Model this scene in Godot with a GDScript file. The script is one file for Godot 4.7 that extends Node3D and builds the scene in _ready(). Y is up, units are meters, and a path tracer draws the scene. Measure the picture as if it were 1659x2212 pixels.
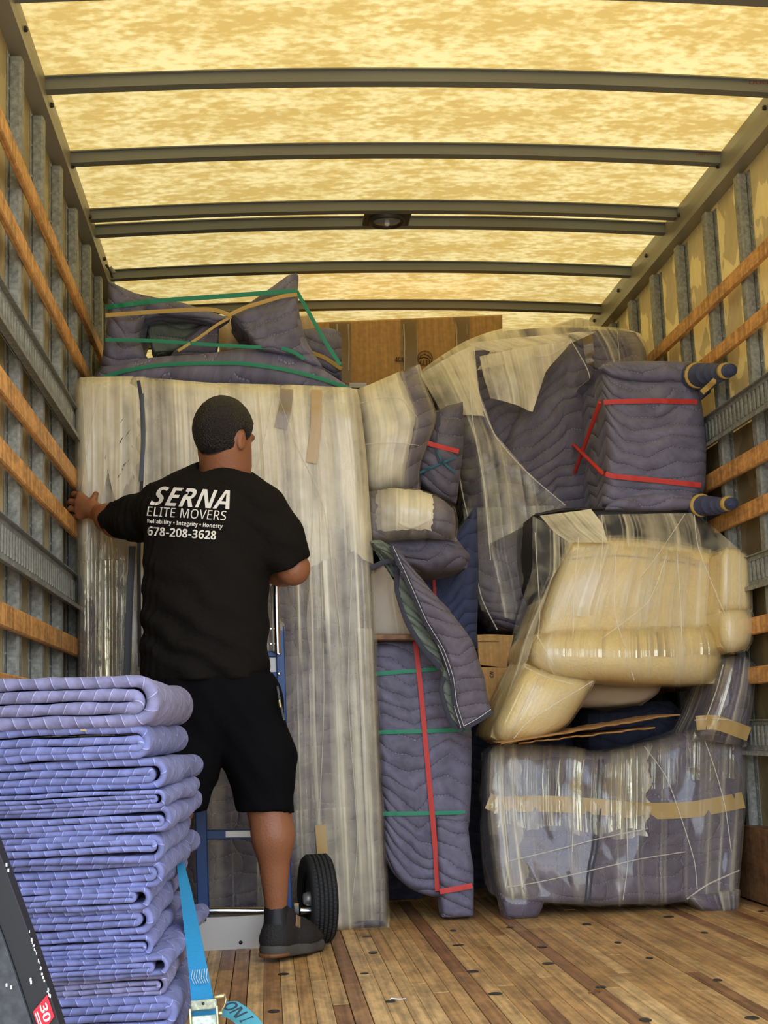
extends Node3D
# A box truck being loaded, seen from its open rear. World: floor y = 0, truck axis along -z, camera at z = 0.
const F := 3000.0
var CB := Basis.from_euler(Vector3(0.15302, -0.08907, -0.03569), EULER_ORDER_YXZ)
var CI := CB.inverse()
var CP := Vector3(-0.5335, 0.66, 0.0)
var M := {}
var rng := RandomNumberGenerator.new()
var nz := FastNoiseLite.new()

# ---------------------------------------------------------------- helpers: places and names
func at(px: float, py: float, d: float) -> Vector3:
	var v := CB * Vector3((px - 829.5) / F, -(py - 1106.0) / F, -1.0)
	return CP + v * (d / -v.z)

func pix(p: Vector3) -> Vector2:
	var v := CI * (p - CP)
	return Vector2(829.5 - F * v.x / v.z, 1106.0 + F * v.y / v.z)

func lin(r: float, g: float, b: float) -> Color:
	return Color(r, g, b).linear_to_srgb()

func put(o: Node, called: String, parent: Node = self) -> Node:
	o.name = called
	parent.add_child(o, true)
	return o

func tag(o: Node3D, label: String, category: String, group := "") -> Node3D:
	o.set_meta("label", label)
	o.set_meta("category", category)
	if group != "":
		o.set_meta("group", group)
	return o

func thing(called: String, label: String, category: String, group := "") -> Node3D:
	return tag(put(Node3D.new(), called), label, category, group)

func setting(called: String) -> Node3D:
	var o := put(Node3D.new(), called)
	o.set_meta("kind", "structure")
	return o

func obj(called: String, mesh: Mesh, mat: Material, parent: Node = self) -> MeshInstance3D:
	var o := MeshInstance3D.new()
	o.mesh = mesh
	o.material_override = mat
	put(o, called, parent)
	return o

# ---------------------------------------------------------------- helpers: hard shapes
func tri(st: SurfaceTool, a: Vector3, b: Vector3, c: Vector3, out: Vector3) -> void:
	var n := (c - a).cross(b - a)
	if n.dot(out) < 0.0:
		var t := b
		b = c
		c = t
		n = -n
	n = n.normalized()
	for p: Vector3 in [a, b, c]:
		st.set_normal(n)
		st.add_vertex(p)

func quad(st: SurfaceTool, a: Vector3, b: Vector3, c: Vector3, d: Vector3, out: Vector3) -> void:
	tri(st, a, b, c, out)
	tri(st, a, c, d, out)

func start() -> SurfaceTool:
	var st := SurfaceTool.new()
	st.begin(Mesh.PRIMITIVE_TRIANGLES)
	return st

func add_box(st: SurfaceTool, c: Vector3, s: Vector3, b := 0.003, t := Transform3D()) -> void:
	var h := s * 0.5
	b = minf(b, minf(h.x, minf(h.y, h.z)) * 0.6)
	for ax in 3:
		var a1 := (ax + 1) % 3
		var a2 := (ax + 2) % 3
		for sg in [-1.0, 1.0]:
			var q := []
			for k: Vector2 in [Vector2(-1, -1), Vector2(1, -1), Vector2(1, 1), Vector2(-1, 1)]:
				var p := Vector3()
				p[ax] = sg * h[ax]
				p[a1] = k.x * (h[a1] - b)
				p[a2] = k.y * (h[a2] - b)
				q.append(t * (c + p))
			var o := Vector3()
			o[ax] = sg
			quad(st, q[0], q[1], q[2], q[3], t.basis * o)
			for s2 in [-1.0, 1.0]:
				var e := []
				for k: Vector2 in [Vector2(0, -1), Vector2(1, -1), Vector2(1, 1), Vector2(0, 1)]:
					var p := Vector3()
					p[ax] = sg * (h[ax] - b * k.x)
					p[a1] = s2 * (h[a1] - b * (1.0 - k.x))
					p[a2] = k.y * (h[a2] - b)
					e.append(t * (c + p))
				var o2 := Vector3()
				o2[ax] = sg
				o2[a1] = s2
				quad(st, e[0], e[1], e[2], e[3], t.basis * o2)
	for i in 8:
		var sx := 1.0 if i & 1 else -1.0
		var sy := 1.0 if i & 2 else -1.0
		var sz := 1.0 if i & 4 else -1.0
		tri(st, t * (c + Vector3(sx * h.x, sy * (h.y - b), sz * (h.z - b))), t * (c + Vector3(sx * (h.x - b), sy * h.y, sz * (h.z - b))), t * (c + Vector3(sx * (h.x - b), sy * (h.y - b), sz * h.z)), t.basis * Vector3(sx, sy, sz))

func box_mesh(c: Vector3, s: Vector3, b := 0.003, t := Transform3D()) -> Mesh:
	var st := start()
	add_box(st, c, s, b, t)
	return st.commit()

func bar(a: Vector3, b: Vector3, w: float, h: float, bevel := 0.003, side := Vector3.RIGHT) -> Mesh:
	var y := (b - a).normalized()
	var x := (side - y * side.dot(y)).normalized()
	return box_mesh(Vector3(), Vector3(w, (b - a).length(), h), bevel, Transform3D(Basis(x, y, x.cross(y)), (a + b) * 0.5))

# rows of points (all rows alike long) into smooth-normal arrays
func grid_arrays(rows: Array, uvs: Array, wrap := false) -> Array:
	var nv := rows.size()
	var nu: int = rows[0].size()
	var v := PackedVector3Array()
	var uv := PackedVector2Array()
	for j in nv:
		v.append_array(rows[j])
		uv.append_array(uvs[j])
	var idx := PackedInt32Array()
	for j in nv - 1:
		for i in nu - 1:
			var a := j * nu + i
			idx.append_array([a, a + 1, a + nu + 1, a, a + nu + 1, a + nu])
	return finish(v, uv, idx, wrap, nu)

func finish(v: PackedVector3Array, uv: PackedVector2Array, idx: PackedInt32Array, wrap := false, nu := 0) -> Array:
	var n := PackedVector3Array()
	n.resize(v.size())
	for k in range(0, idx.size(), 3):
		var a := v[idx[k]]
		var c := (v[idx[k + 2]] - a).cross(v[idx[k + 1]] - a)
		n[idx[k]] += c
		n[idx[k + 1]] += c
		n[idx[k + 2]] += c
	if wrap:
		for j in v.size() / nu:
			var s := n[j * nu] + n[j * nu + nu - 1]
			n[j * nu] = s
			n[j * nu + nu - 1] = s
	for k in n.size():
		n[k] = n[k].normalized()
	var arr := []
	arr.resize(Mesh.ARRAY_MAX)
	arr[Mesh.ARRAY_VERTEX] = v
	arr[Mesh.ARRAY_NORMAL] = n
	arr[Mesh.ARRAY_TEX_UV] = uv
	arr[Mesh.ARRAY_INDEX] = idx
	return arr

func mesh_of(arrs: Array) -> ArrayMesh:
	# several array sets joined into one surface
	var v := PackedVector3Array()
	var n := PackedVector3Array()
	var uv := PackedVector2Array()
	var idx := PackedInt32Array()
	for a: Array in arrs:
		var base := v.size()
		v.append_array(a[Mesh.ARRAY_VERTEX])
		n.append_array(a[Mesh.ARRAY_NORMAL])
		uv.append_array(a[Mesh.ARRAY_TEX_UV])
		for k: int in a[Mesh.ARRAY_INDEX]:
			idx.append(k + base)
	var o := []
	o.resize(Mesh.ARRAY_MAX)
	o[Mesh.ARRAY_VERTEX] = v
	o[Mesh.ARRAY_NORMAL] = n
	o[Mesh.ARRAY_TEX_UV] = uv
	o[Mesh.ARRAY_INDEX] = idx
	var m := ArrayMesh.new()
	m.add_surface_from_arrays(Mesh.PRIMITIVE_TRIANGLES, o)
	return m

func tube(pts: Array, r0: float, r1 := -1.0, seg := 10, caps := true) -> Array:
	if r1 < 0.0:
		r1 = r0
	var rows := []
	var uvs := []
	var side := Vector3(0.31, 0.2, 0.93)
	var n := pts.size()
	var run := 0.0
	for k in n:
		var t: Vector3 = (pts[mini(k + 1, n - 1)] - pts[maxi(k - 1, 0)]).normalized()
		if k:
			run += (pts[k] - pts[k - 1]).length()
		side = (side - t * side.dot(t)).normalized()
		var up := t.cross(side)
		var r := lerpf(r0, r1, float(k) / maxf(n - 1, 1))
		var steps := [[0.0, 0.02], [0.0, 1.0]] if k == 0 and caps else [[0.0, 1.0], [0.0, 0.02]] if k == n - 1 and caps else [[0.0, 1.0]]
		for sc: Array in steps:
			var row := PackedVector3Array()
			var u := PackedVector2Array()
			for s in seg + 1:
				var a := TAU * s / seg
				row.append(pts[k] + (side * cos(a) + up * sin(a)) * r * sc[1])
				u.append(Vector2(r * a, run))
			rows.append(row)
			uvs.append(u)
	return grid_arrays(rows, uvs, true)

func lathe(profile: Array, xf: Transform3D, seg := 40) -> Array:
	# profile of Vector2(radius, height), spun round the local y axis
	var rows := []
	var uvs := []
	var run := 0.0
	for k in profile.size():
		var p: Vector2 = profile[k]
		if k:
			run += p.distance_to(profile[k - 1])
		var row := PackedVector3Array()
		var u := PackedVector2Array()
		for s in seg + 1:
			var a := TAU * s / seg
			row.append(xf * Vector3(cos(a) * p.x, p.y, sin(a) * p.x))
			u.append(Vector2(a * 0.15, run))
		rows.append(row)
		uvs.append(u)
	return grid_arrays(rows, uvs, true)

# ---------------------------------------------------------------- helpers: soft wrapped shapes
func poly_at(p: PackedVector2Array, len_: PackedFloat32Array, t: float) -> Vector2:
	var want := t * len_[len_.size() - 1]
	var k := 0
	while k < len_.size() - 2 and len_[k + 1] < want:
		k += 1
	var f := clampf((want - len_[k]) / maxf(len_[k + 1] - len_[k], 1e-6), 0.0, 1.0)
	var a := p[maxi(k - 1, 0)]
	var d := p[mini(k + 2, p.size() - 1)]
	return p[k].cubic_interpolate(p[k + 1], a, d, f).lerp(p[k].lerp(p[k + 1], f), 0.35)

func line_of(flat: Array) -> Array:
	var p := PackedVector2Array()
	for k in range(0, flat.size(), 2):
		p.append(Vector2(flat[k], flat[k + 1]))
	var l := PackedFloat32Array([0.0])
	for k in p.size() - 1:
		l.append(l[k] + maxf(p[k].distance_to(p[k + 1]), 1e-4))
	return [p, l]

func stations(length: float, r: float, step: float) -> PackedFloat32Array:
	var s := PackedFloat32Array()
	r = minf(r, length * 0.45)
	for k in 6:
		s.append(r * (1.0 - cos(k / 6.0 * PI / 2.0)))
	var n := maxi(2, int((length - 2.0 * r) / step))
	for k in n + 1:
		s.append(r + (length - 2.0 * r) * k / n)
	for k in 6:
		s.append(length - r * (1.0 - cos((5 - k) / 6.0 * PI / 2.0)))
	return s

# A padded solid whose front has the outline T (top, left to right), R, B (bottom, left to right), L given as view
# directions on a plane at depth d; it goes straight back by th. r: rounding of the rim, b: bulge, n: wrinkles.
func slab(T: Array, R: Array, B: Array, L: Array, d, th: float, o := {}) -> Dictionary:
	var r: float = o.get("r", 0.03)
	var bulge: float = o.get("b", 0.015)
	var amp: float = o.get("n", 0.006)
	var nf: float = o.get("nf", 5.0)
	var seed_: float = o.get("seed", 0.0)
	var ds: Array = d if d is Array else [d, d, d, d]
	var dm: float = (ds[0] + ds[1] + ds[2] + ds[3]) / 4.0
	var tl := [T[0], T[1]]
	var tr := [T[-2], T[-1]]
	var bl := [B[0], B[1]]
	var br := [B[-2], B[-1]]
	var lt := line_of(T)
	var lb := line_of(B)
	var ll := line_of(tl + L + bl)
	var lr := line_of(tr + R + br)
	var W: float = (lt[1][-1] + lb[1][-1]) * 0.5 * dm / F
	var H: float = (ll[1][-1] + lr[1][-1]) * 0.5 * dm / F
	r = minf(r, minf(W, H) * 0.4)
	var us := stations(W, r, o.get("step", 0.022))
	var vs := stations(H, r, o.get("step", 0.022))
	var nu := us.size()
	var nv := vs.size()
	var v := PackedVector3Array()
	var uv := PackedVector2Array()
	var uv0 := PackedVector2Array()
	var px := PackedVector2Array()
	var dp := PackedFloat32Array()
	var c00 := Vector2(tl[0], tl[1])
	var c10 := Vector2(tr[0], tr[1])
	var c01 := Vector2(bl[0], bl[1])
	var c11 := Vector2(br[0], br[1])
	var tops := []
	var bots := []
	for i in nu:
		tops.append(poly_at(lt[0], lt[1], us[i] / W))
		bots.append(poly_at(lb[0], lb[1], us[i] / W))
	for j in nv:
		var t := vs[j] / H
		var pl := poly_at(ll[0], ll[1], t)
		var pr := poly_at(lr[0], lr[1], t)
		for i in nu:
			var s := us[i] / W
			var q: Vector2 = tops[i] * (1.0 - t) + bots[i] * t + pl * (1.0 - s) + pr * s - (c00 * (1 - s) * (1 - t) + c10 * s * (1 - t) + c01 * (1 - s) * t + c11 * s * t)
			var ex := maxf(0.0, r - minf(us[i], W - us[i]))
			var ey := maxf(0.0, r - minf(vs[j], H - vs[j]))
			var e := minf(1.0, sqrt(ex * ex + ey * ey) / r)
			var dd: float = lerpf(lerpf(ds[0], ds[1], s), lerpf(ds[3], ds[2], s), t) + r * (1.0 - sqrt(1.0 - e * e))
			dd -= bulge * pow(maxf(0.0, sin(PI * s) * sin(PI * t)), 0.6)
			if amp > 0.0:
				dd -= amp * (1.0 - e) * (nz.get_noise_3d(us[i] * nf * 20.0, vs[j] * nf * 20.0 * o.get("ny", 1.0), seed_ * 37.0) + 0.5 * nz.get_noise_3d(us[i] * nf * 60.0 + 91.0, vs[j] * nf * 60.0 * o.get("ny", 1.0), seed_ * 37.0))
			v.append(at(q.x, q.y, dd))
			var wx: float = 0.05 * nz.get_noise_3d(us[i] * 70.0, vs[j] * 70.0, seed_ * 11.0 + 5.0)
			var wy: float = 0.06 * nz.get_noise_3d(us[i] * 60.0 + 40.0, vs[j] * 60.0, seed_ * 11.0 + 9.0)
			uv.append(Vector2(us[i] + wx, vs[j] + wy))
			uv0.append(Vector2(us[i], vs[j]))
			px.append(q)
			dp.append(dd)
	var idx := PackedInt32Array()
	for j in nv - 1:
		for i in nu - 1:
			var a := j * nu + i
			idx.append_array([a, a + 1, a + nu + 1, a, a + nu + 1, a + nu])
	# the sides
	var ring := PackedInt32Array()
	var outs := PackedVector2Array()
	for i in nu:
		ring.append(i)
		outs.append(Vector2(0, -1))
	for j in range(1, nv):
		ring.append(j * nu + nu - 1)
		outs.append(Vector2(1, 0))
	for i in range(nu - 2, -1, -1):
		ring.append((nv - 1) * nu + i)
		outs.append(Vector2(0, 1))
	for j in range(nv - 2, 0, -1):
		ring.append(j * nu)
		outs.append(Vector2(-1, 0))
	var cut := [0.12, 0.35, 0.65, 0.88, 1.0]
	var prev := ring.duplicate()
	for k in cut.size():
		var cur := PackedInt32Array()
		for q in ring.size():
			cur.append(v.size())
			var p := v[ring[q]]
			var zz: float = lerpf(p.z, -(dm + th), cut[k])
			var w: float = amp * 1.2 * nz.get_noise_3d(p.x * nf * 20.0, p.y * nf * 20.0, zz * nf * 20.0 + seed_) if cut[k] < 1.0 else 0.0
			var od := outs[q]
			v.append(Vector3(p.x + od.x * w, p.y - od.y * w, zz))
			uv.append(uv[ring[q]] + od * (p.z - zz))
			uv0.append(uv0[ring[q]] + od * (p.z - zz))
		for q in ring.size():
			var q2 := (q + 1) % ring.size()
			idx.append_array([cur[q], cur[q2], prev[q2], cur[q], prev[q2], prev[q]])
		prev = cur
	var back := v.size()
	var mid := Vector3()
	for q in prev:
		mid += v[q]
	v.append(mid / prev.size())
	uv.append(Vector2())
	uv0.append(Vector2())
	for q in prev.size():
		idx.append_array([prev[q], back, prev[(q + 1) % prev.size()]])
	return {"arr": finish(v, uv, idx), "px": px, "dp": dp, "nu": nu, "nv": nv, "W": W, "H": H, "d": dm, "us": us, "vs": vs, "uv0": uv0}

func pad(called: String, s: Dictionary, mat: Material, parent: Node) -> MeshInstance3D:
	return obj(called, mesh_of([s.arr]), mat, parent)

# stretch film: a skin that lies a little proud of a slab's front and sides, over part of its height and width
func film(s: Dictionary, parent: Node, mat: Material, off := 0.006, v0 := 0.0, v1 := 1.0, u0 := 0.0, u1 := 1.0, shift := Vector2()) -> MeshInstance3D:
	var a: Array = s.arr
	var v: PackedVector3Array = a[Mesh.ARRAY_VERTEX]
	var n: PackedVector3Array = a[Mesh.ARRAY_NORMAL]
	var uv: PackedVector2Array = s.uv0
	if v0 <= 0.0 and v1 >= 1.0 and u0 <= 0.0 and u1 >= 1.0:
		var o := []
		o.resize(Mesh.ARRAY_MAX)
		var v2 := PackedVector3Array()
		var uv2 := PackedVector2Array()
		for k in v.size():
			v2.append(v[k] + n[k] * off)
			uv2.append(uv[k] + shift)
		o[Mesh.ARRAY_VERTEX] = v2
		o[Mesh.ARRAY_NORMAL] = n
		o[Mesh.ARRAY_TEX_UV] = uv2
		o[Mesh.ARRAY_INDEX] = a[Mesh.ARRAY_INDEX]
		var m := ArrayMesh.new()
		m.add_surface_from_arrays(Mesh.PRIMITIVE_TRIANGLES, o)
		return obj("stretch_film", m, mat, parent)
	# a part of the front only, with gently waved edges
	var rows := []
	var uvs := []
	for j in 31:
		var row := PackedVector3Array()
		var ru := PackedVector2Array()
		for i in 31:
			var fu := i / 30.0
			var fv := j / 30.0
			var wu0 := u0 if u0 <= 0.0 else u0 + 0.035 * nz.get_noise_2d(fv * 70.0, shift.x * 90.0)
			var wu1 := u1 if u1 >= 1.0 else u1 + 0.035 * nz.get_noise_2d(fv * 70.0 + 50.0, shift.x * 90.0)
			var wv0 := v0 if v0 <= 0.0 else v0 + 0.035 * nz.get_noise_2d(fu * 70.0, shift.y * 90.0 + 30.0)
			var wv1 := v1 if v1 >= 1.0 else v1 + 0.05 * nz.get_noise_2d(fu * 70.0 + 50.0, shift.y * 90.0 + 30.0)
			var q := Vector2(lerpf(wu0, wu1, fu) * s.W, lerpf(wv0, wv1, fv) * s.H)
			var us: PackedFloat32Array = s.us
			var vs: PackedFloat32Array = s.vs
			var ci := clampi(us.bsearch(q.x) - 1, 0, us.size() - 2)
			var cj := clampi(vs.bsearch(q.y) - 1, 0, vs.size() - 2)
			var fx := clampf((q.x - us[ci]) / maxf(us[ci + 1] - us[ci], 1e-6), 0.0, 1.0)
			var fy := clampf((q.y - vs[cj]) / maxf(vs[cj + 1] - vs[cj], 1e-6), 0.0, 1.0)
			var k: int = cj * s.nu + ci
			var kn: int = k + s.nu
			row.append(v[k].lerp(v[k + 1], fx).lerp(v[kn].lerp(v[kn + 1], fx), fy) + n[k].lerp(n[kn + 1], 0.5).normalized() * off)
			ru.append(q + shift)
		rows.append(row)
		uvs.append(ru)
	return obj("stretch_film", mesh_of([grid_arrays(rows, uvs)]), mat, parent)

func depth_on(s: Dictionary, q: Vector2) -> float:
	var best := 1e12
	var d := 0.0
	var px: PackedVector2Array = s.px
	for k in px.size():
		var e := px[k].distance_squared_to(q)
		if e < best:
			best = e
			d = s.dp[k]
	return d

# a strip (elastic band, tape, film edge, piping) laid over a slab's front along view points; w in metres
func strip(called: String, s: Dictionary, flat: Array, w: float, mat: Material, parent: Node, lift := 0.004, thick := 0.0015, soft := 5) -> MeshInstance3D:
	if called == "film_edge":
		w *= 0.48
	var ln := line_of(flat)
	var n := maxi(8, int(ln[1][-1] / 7.0))
	var q := []
	var dd := []
	for k in n + 1:
		var p := poly_at(ln[0], ln[1], float(k) / n)
		q.append(p)
		dd.append(depth_on(s, p) if s.has("px") else s.d)
	var c := []
	for k in n + 1:
		var m := 0.0
		var cnt := 0
		for j in range(maxi(0, k - soft), mini(n, k + soft) + 1):
			m += dd[j]
			cnt += 1
		c.append(at(q[k].x, q[k].y, minf(m / cnt, dd[k] + 0.002) - lift))
	var rows := []
	var uvs := []
	var run := 0.0
	for k in n + 1:
		var t: Vector3 = (c[mini(k + 1, n)] - c[maxi(k - 1, 0)]).normalized()
		var out: Vector3 = (CP - c[k]).normalized()
		var sd := t.cross(out).normalized()
		out = sd.cross(t)
		if k:
			run += (c[k] - c[k - 1]).length()
		var row := PackedVector3Array()
		var u := PackedVector2Array()
		for e: Vector2 in [Vector2(-1, -1), Vector2(-1, 1), Vector2(1, 1), Vector2(1, -1), Vector2(-1, -1)]:
			row.append(c[k] + sd * e.x * w * 0.5 + out * e.y * thick * 0.5)
			u.append(Vector2((e.x + 1.0) * 0.5 * w, run))
		rows.append(row)
		uvs.append(u)
	return obj(called, mesh_of([grid_arrays(rows, uvs, true)]), mat, parent)

# a free sheet between a left and a right edge, each [px, py, depth, ...]; two faces, so that it has thickness
func sheet(left: Array, right: Array, n := 24, m := 10, sag := 0.0, amp := 0.0, thick := 0.002, seed_ := 0.0) -> Array:
	var el := []
	var er := []
	for side: Array in [[left, el], [right, er]]:
		var cur := Curve3D.new()
		for k in range(0, side[0].size(), 3):
			cur.add_point(Vector3(side[0][k], side[0][k + 1], side[0][k + 2] * 300.0))
		for k in n + 1:
			var p := cur.sample_baked(cur.get_baked_length() * k / n)
			side[1].append(at(p.x, p.y, p.z / 300.0))
	var rows := []
	var uvs := []
	var run := 0.0
	for k in n + 1:
		if k:
			run += (el[k] - el[k - 1]).length()
		var a: Vector3 = el[k]
		var b: Vector3 = er[k]
		var row := PackedVector3Array()
		var u := PackedVector2Array()
		for i in 2 * m + 3:
			var front := i <= m
			var s := float(i if front else maxi(2 * m + 1 - i, 0)) / m
			var p := a.lerp(b, s)
			p.z += sag * sin(PI * s) + amp * nz.get_noise_3d(s * 60.0, run * 90.0, seed_ * 31.0) + (thick if front or i == 2 * m + 2 else 0.0)
			row.append(p)
			u.append(Vector2((b - a).length() * s, run))
		rows.append(row)
		uvs.append(u)
	return grid_arrays(rows, uvs, true)

# ---------------------------------------------------------------- helpers: surface nets
func nets(f: Callable, lo: Vector3, hi: Vector3, cell: float) -> Array:
	var n := Vector3i(((hi - lo) / cell).ceil()) + Vector3i.ONE
	var B := 5
	var nb := Vector3i(ceili(float(n.x) / B), ceili(float(n.y) / B), ceili(float(n.z) / B))
	n = nb * B + Vector3i.ONE
	var val := PackedFloat32Array()
	val.resize(n.x * n.y * n.z)
	val.fill(1e9)
	var sx := 1
	var sy := n.x
	var sz := n.x * n.y
	var live := []
	var reach := B * cell * 0.87 * 1.35
	for bz in nb.z:
		for by in nb.y:
			for bx in nb.x:
				var c := lo + (Vector3(bx, by, bz) + Vector3.ONE * 0.5) * (B * cell)
				if absf(f.call(c)) > reach:
					continue
				live.append(Vector3i(bx, by, bz) * B)
				for z in range(bz * B, bz * B + B + 1):
					for y in range(by * B, by * B + B + 1):
						var k := z * sz + y * sy + bx * B
						for x in B + 1:
							if val[k + x] > 1e8:
								val[k + x] = f.call(lo + Vector3(bx * B + x, y, z) * cell)
	var at_ := PackedInt32Array()
	at_.resize(val.size())
	at_.fill(-1)
	var v := PackedVector3Array()
	var cells := PackedInt32Array()
	var ends := [[0, 1], [2, 3], [4, 5], [6, 7], [0, 2], [1, 3], [4, 6], [5, 7], [0, 4], [1, 5], [2, 6], [3, 7]]
	for b: Vector3i in live:
		for z in range(b.z, b.z + B):
			for y in range(b.y, b.y + B):
				for x in range(b.x, b.x + B):
					var k := z * sz + y * sy + x
					var a0 := val[k]
					var c := [a0, val[k + 1], val[k + sy], val[k + sy + 1], val[k + sz], val[k + sz + 1], val[k + sz + sy], val[k + sz + sy + 1]]
					var ins := 0
					for q: float in c:
						if q < 0.0:
							ins += 1
					if ins == 0 or ins == 8:
						continue
					var sum := Vector3()
					var cnt := 0
					for e: Array in ends:
						var p: float = c[e[0]]
						var r: float = c[e[1]]
						if (p < 0.0) != (r < 0.0):
							var t := p / (p - r)
							var pa := Vector3(e[0] & 1, (e[0] >> 1) & 1, e[0] >> 2)
							var pb := Vector3(e[1] & 1, (e[1] >> 1) & 1, e[1] >> 2)
							sum += pa.lerp(pb, t)
							cnt += 1
					at_[k] = v.size()
					v.append(lo + (Vector3(x, y, z) + sum / cnt) * cell)
					cells.append(k)
	var idx := PackedInt32Array()
	for k in cells:
		for ax in 3:
			var s: int = [sx, sy, sz][ax]
			var u: int = [sy, sz, sx][ax]
			var w: int = [sz, sx, sy][ax]
			var p := val[k]
			var r := val[k + s]
			if (p < 0.0) == (r < 0.0) or k - u - w < 0:
				continue
			var a := at_[k]
			var b := at_[k - u]
			var c := at_[k - u - w]
			var d := at_[k - w]
			if b < 0 or c < 0 or d < 0:
				continue
			if p < 0.0:
				idx.append_array([a, d, c, a, c, b])
			else:
				idx.append_array([a, b, c, a, c, d])
	var uv := PackedVector2Array()
	uv.resize(v.size())
	for k in v.size():
		uv[k] = Vector2(v[k].x, -v[k].y)
	return finish(v, uv, idx)

func smin(a: float, b: float, k: float) -> float:
	var h := maxf(k - absf(a - b), 0.0) / k
	return minf(a, b) - h * h * k * 0.25

# bones: [a, b, ra, rb, k]
func bones_at(p: Vector3, bones: Array) -> float:
	var d := 1e3
	for q: Array in bones:
		var a: Vector3 = q[0]
		var ba: Vector3 = q[1] - a
		var pa := p - a
		var h := clampf(pa.dot(ba) / maxf(ba.length_squared(), 1e-8), 0.0, 1.0)
		d = smin(d, (pa - ba * h).length() - lerpf(q[2], q[3], h), q[4])
	return d

func box_of(bones: Array, more: float) -> AABB:
	var a := AABB(bones[0][0], Vector3())
	for q: Array in bones:
		for e in 2:
			var r: float = q[2 + e] + more
			a = a.merge(AABB(q[e] - Vector3.ONE * r, Vector3.ONE * 2.0 * r))
	return a

func nets_of(bones: Array, cell: float, more := 0.03, f = null) -> Array:
	var bb := box_of(bones, more)
	return nets(f if f != null else func(p: Vector3) -> float: return bones_at(p, bones), bb.position, bb.end, cell)

# ---------------------------------------------------------------- helpers: lettering
func font(bold := true) -> Font:
	var f := SystemFont.new()
	f.font_names = PackedStringArray(["Droid Sans"])
	f.font_weight = 700 if bold else 400
	return f

# text laid into the view quad TL, TR, BL, BR; depth(q) gives how far away the surface is there
func text_on(called: String, text: String, corners: Array, depth: Callable, mat: Material, parent: Node, bold := true, split := 14.0) -> MeshInstance3D:
	var tm := TextMesh.new()
	tm.text = text
	tm.font = font(bold)
	tm.font_size = 64
	tm.depth = 0.0
	tm.pixel_size = 0.01
	tm.curve_step = 2.0
	var arr := tm.get_mesh_arrays()
	var v: PackedVector3Array = arr[Mesh.ARRAY_VERTEX]
	var ix: PackedInt32Array = arr[Mesh.ARRAY_INDEX] if arr[Mesh.ARRAY_INDEX] != null else PackedInt32Array(range(v.size()))
	var lo := Vector2(1e9, 1e9)
	var hi := -lo
	for p in v:
		lo = lo.min(Vector2(p.x, p.y))
		hi = hi.max(Vector2(p.x, p.y))
	var put_ := func(p: Vector3) -> Vector2:
		var s: float = (p.x - lo.x) / (hi.x - lo.x)
		var t: float = (hi.y - p.y) / (hi.y - lo.y)
		return (corners[0].lerp(corners[1], s)).lerp(corners[2].lerp(corners[3], s), t)
	var todo := []
	for k in range(0, ix.size(), 3):
		todo.append([put_.call(v[ix[k]]), put_.call(v[ix[k + 1]]), put_.call(v[ix[k + 2]])])
	var st := start()
	var guard := 0
	while not todo.is_empty() and guard < 20000:
		guard += 1
		var t: Array = todo.pop_back()
		var e := [t[0].distance_to(t[1]), t[1].distance_to(t[2]), t[2].distance_to(t[0])]
		var m: int = 0 if e[0] >= e[1] and e[0] >= e[2] else 1 if e[1] >= e[2] else 2
		if e[m] > split:
			var h: Vector2 = (t[m] + t[(m + 1) % 3]) * 0.5
			todo.append([t[m], h, t[(m + 2) % 3]])
			todo.append([h, t[(m + 1) % 3], t[(m + 2) % 3]])
			continue
		var w := []
		for q: Vector2 in t:
			w.append(at(q.x, q.y, depth.call(q)))
		tri(st, w[0], w[1], w[2], CP - w[0])
	return obj(called, st.commit(), mat, parent)

# ---------------------------------------------------------------- materials
func noise_bytes(seed_: int, freq: float, w: int, h: int, oct := 4) -> PackedByteArray:
	var n := FastNoiseLite.new()
	n.seed = seed_
	n.frequency = freq
	n.fractal_octaves = oct
	var im := n.get_seamless_image(w, h)
	im.convert(Image.FORMAT_L8)
	return im.get_data()

func stretched(seed_: int, freq: float, w: int, h: int, tw: int, th: int) -> PackedByteArray:
	var n := FastNoiseLite.new()
	n.seed = seed_
	n.frequency = freq
	n.fractal_octaves = 4
	var im := n.get_seamless_image(w, h)
	im.convert(Image.FORMAT_L8)
	im.resize(tw, th, Image.INTERPOLATE_CUBIC)
	return im.get_data()

func image_tex(w: int, h: int, fmt: int, data: PackedByteArray) -> ImageTexture:
	return ImageTexture.create_from_image(Image.create_from_data(w, h, false, fmt, data))

func b8(x: float) -> int:
	return int(clampf(x, 0.0, 1.0) * 255.0)

func std(color: Color, rough := 0.8, metal := 0.0) -> StandardMaterial3D:
	var m := StandardMaterial3D.new()
	m.albedo_color = color
	m.roughness = rough
	m.metallic = metal
	return m

func tripl(m: StandardMaterial3D, scale: Vector3, world := true) -> StandardMaterial3D:
	m.uv1_triplanar = true
	m.uv1_world_triplanar = world
	m.uv1_triplanar_sharpness = 6.0
	m.uv1_scale = scale
	return m

func bumpy(m: StandardMaterial3D, tex: Texture2D, cm: float) -> StandardMaterial3D:
	m.heightmap_enabled = true
	m.heightmap_texture = tex
	m.heightmap_scale = cm
	return m

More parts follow.
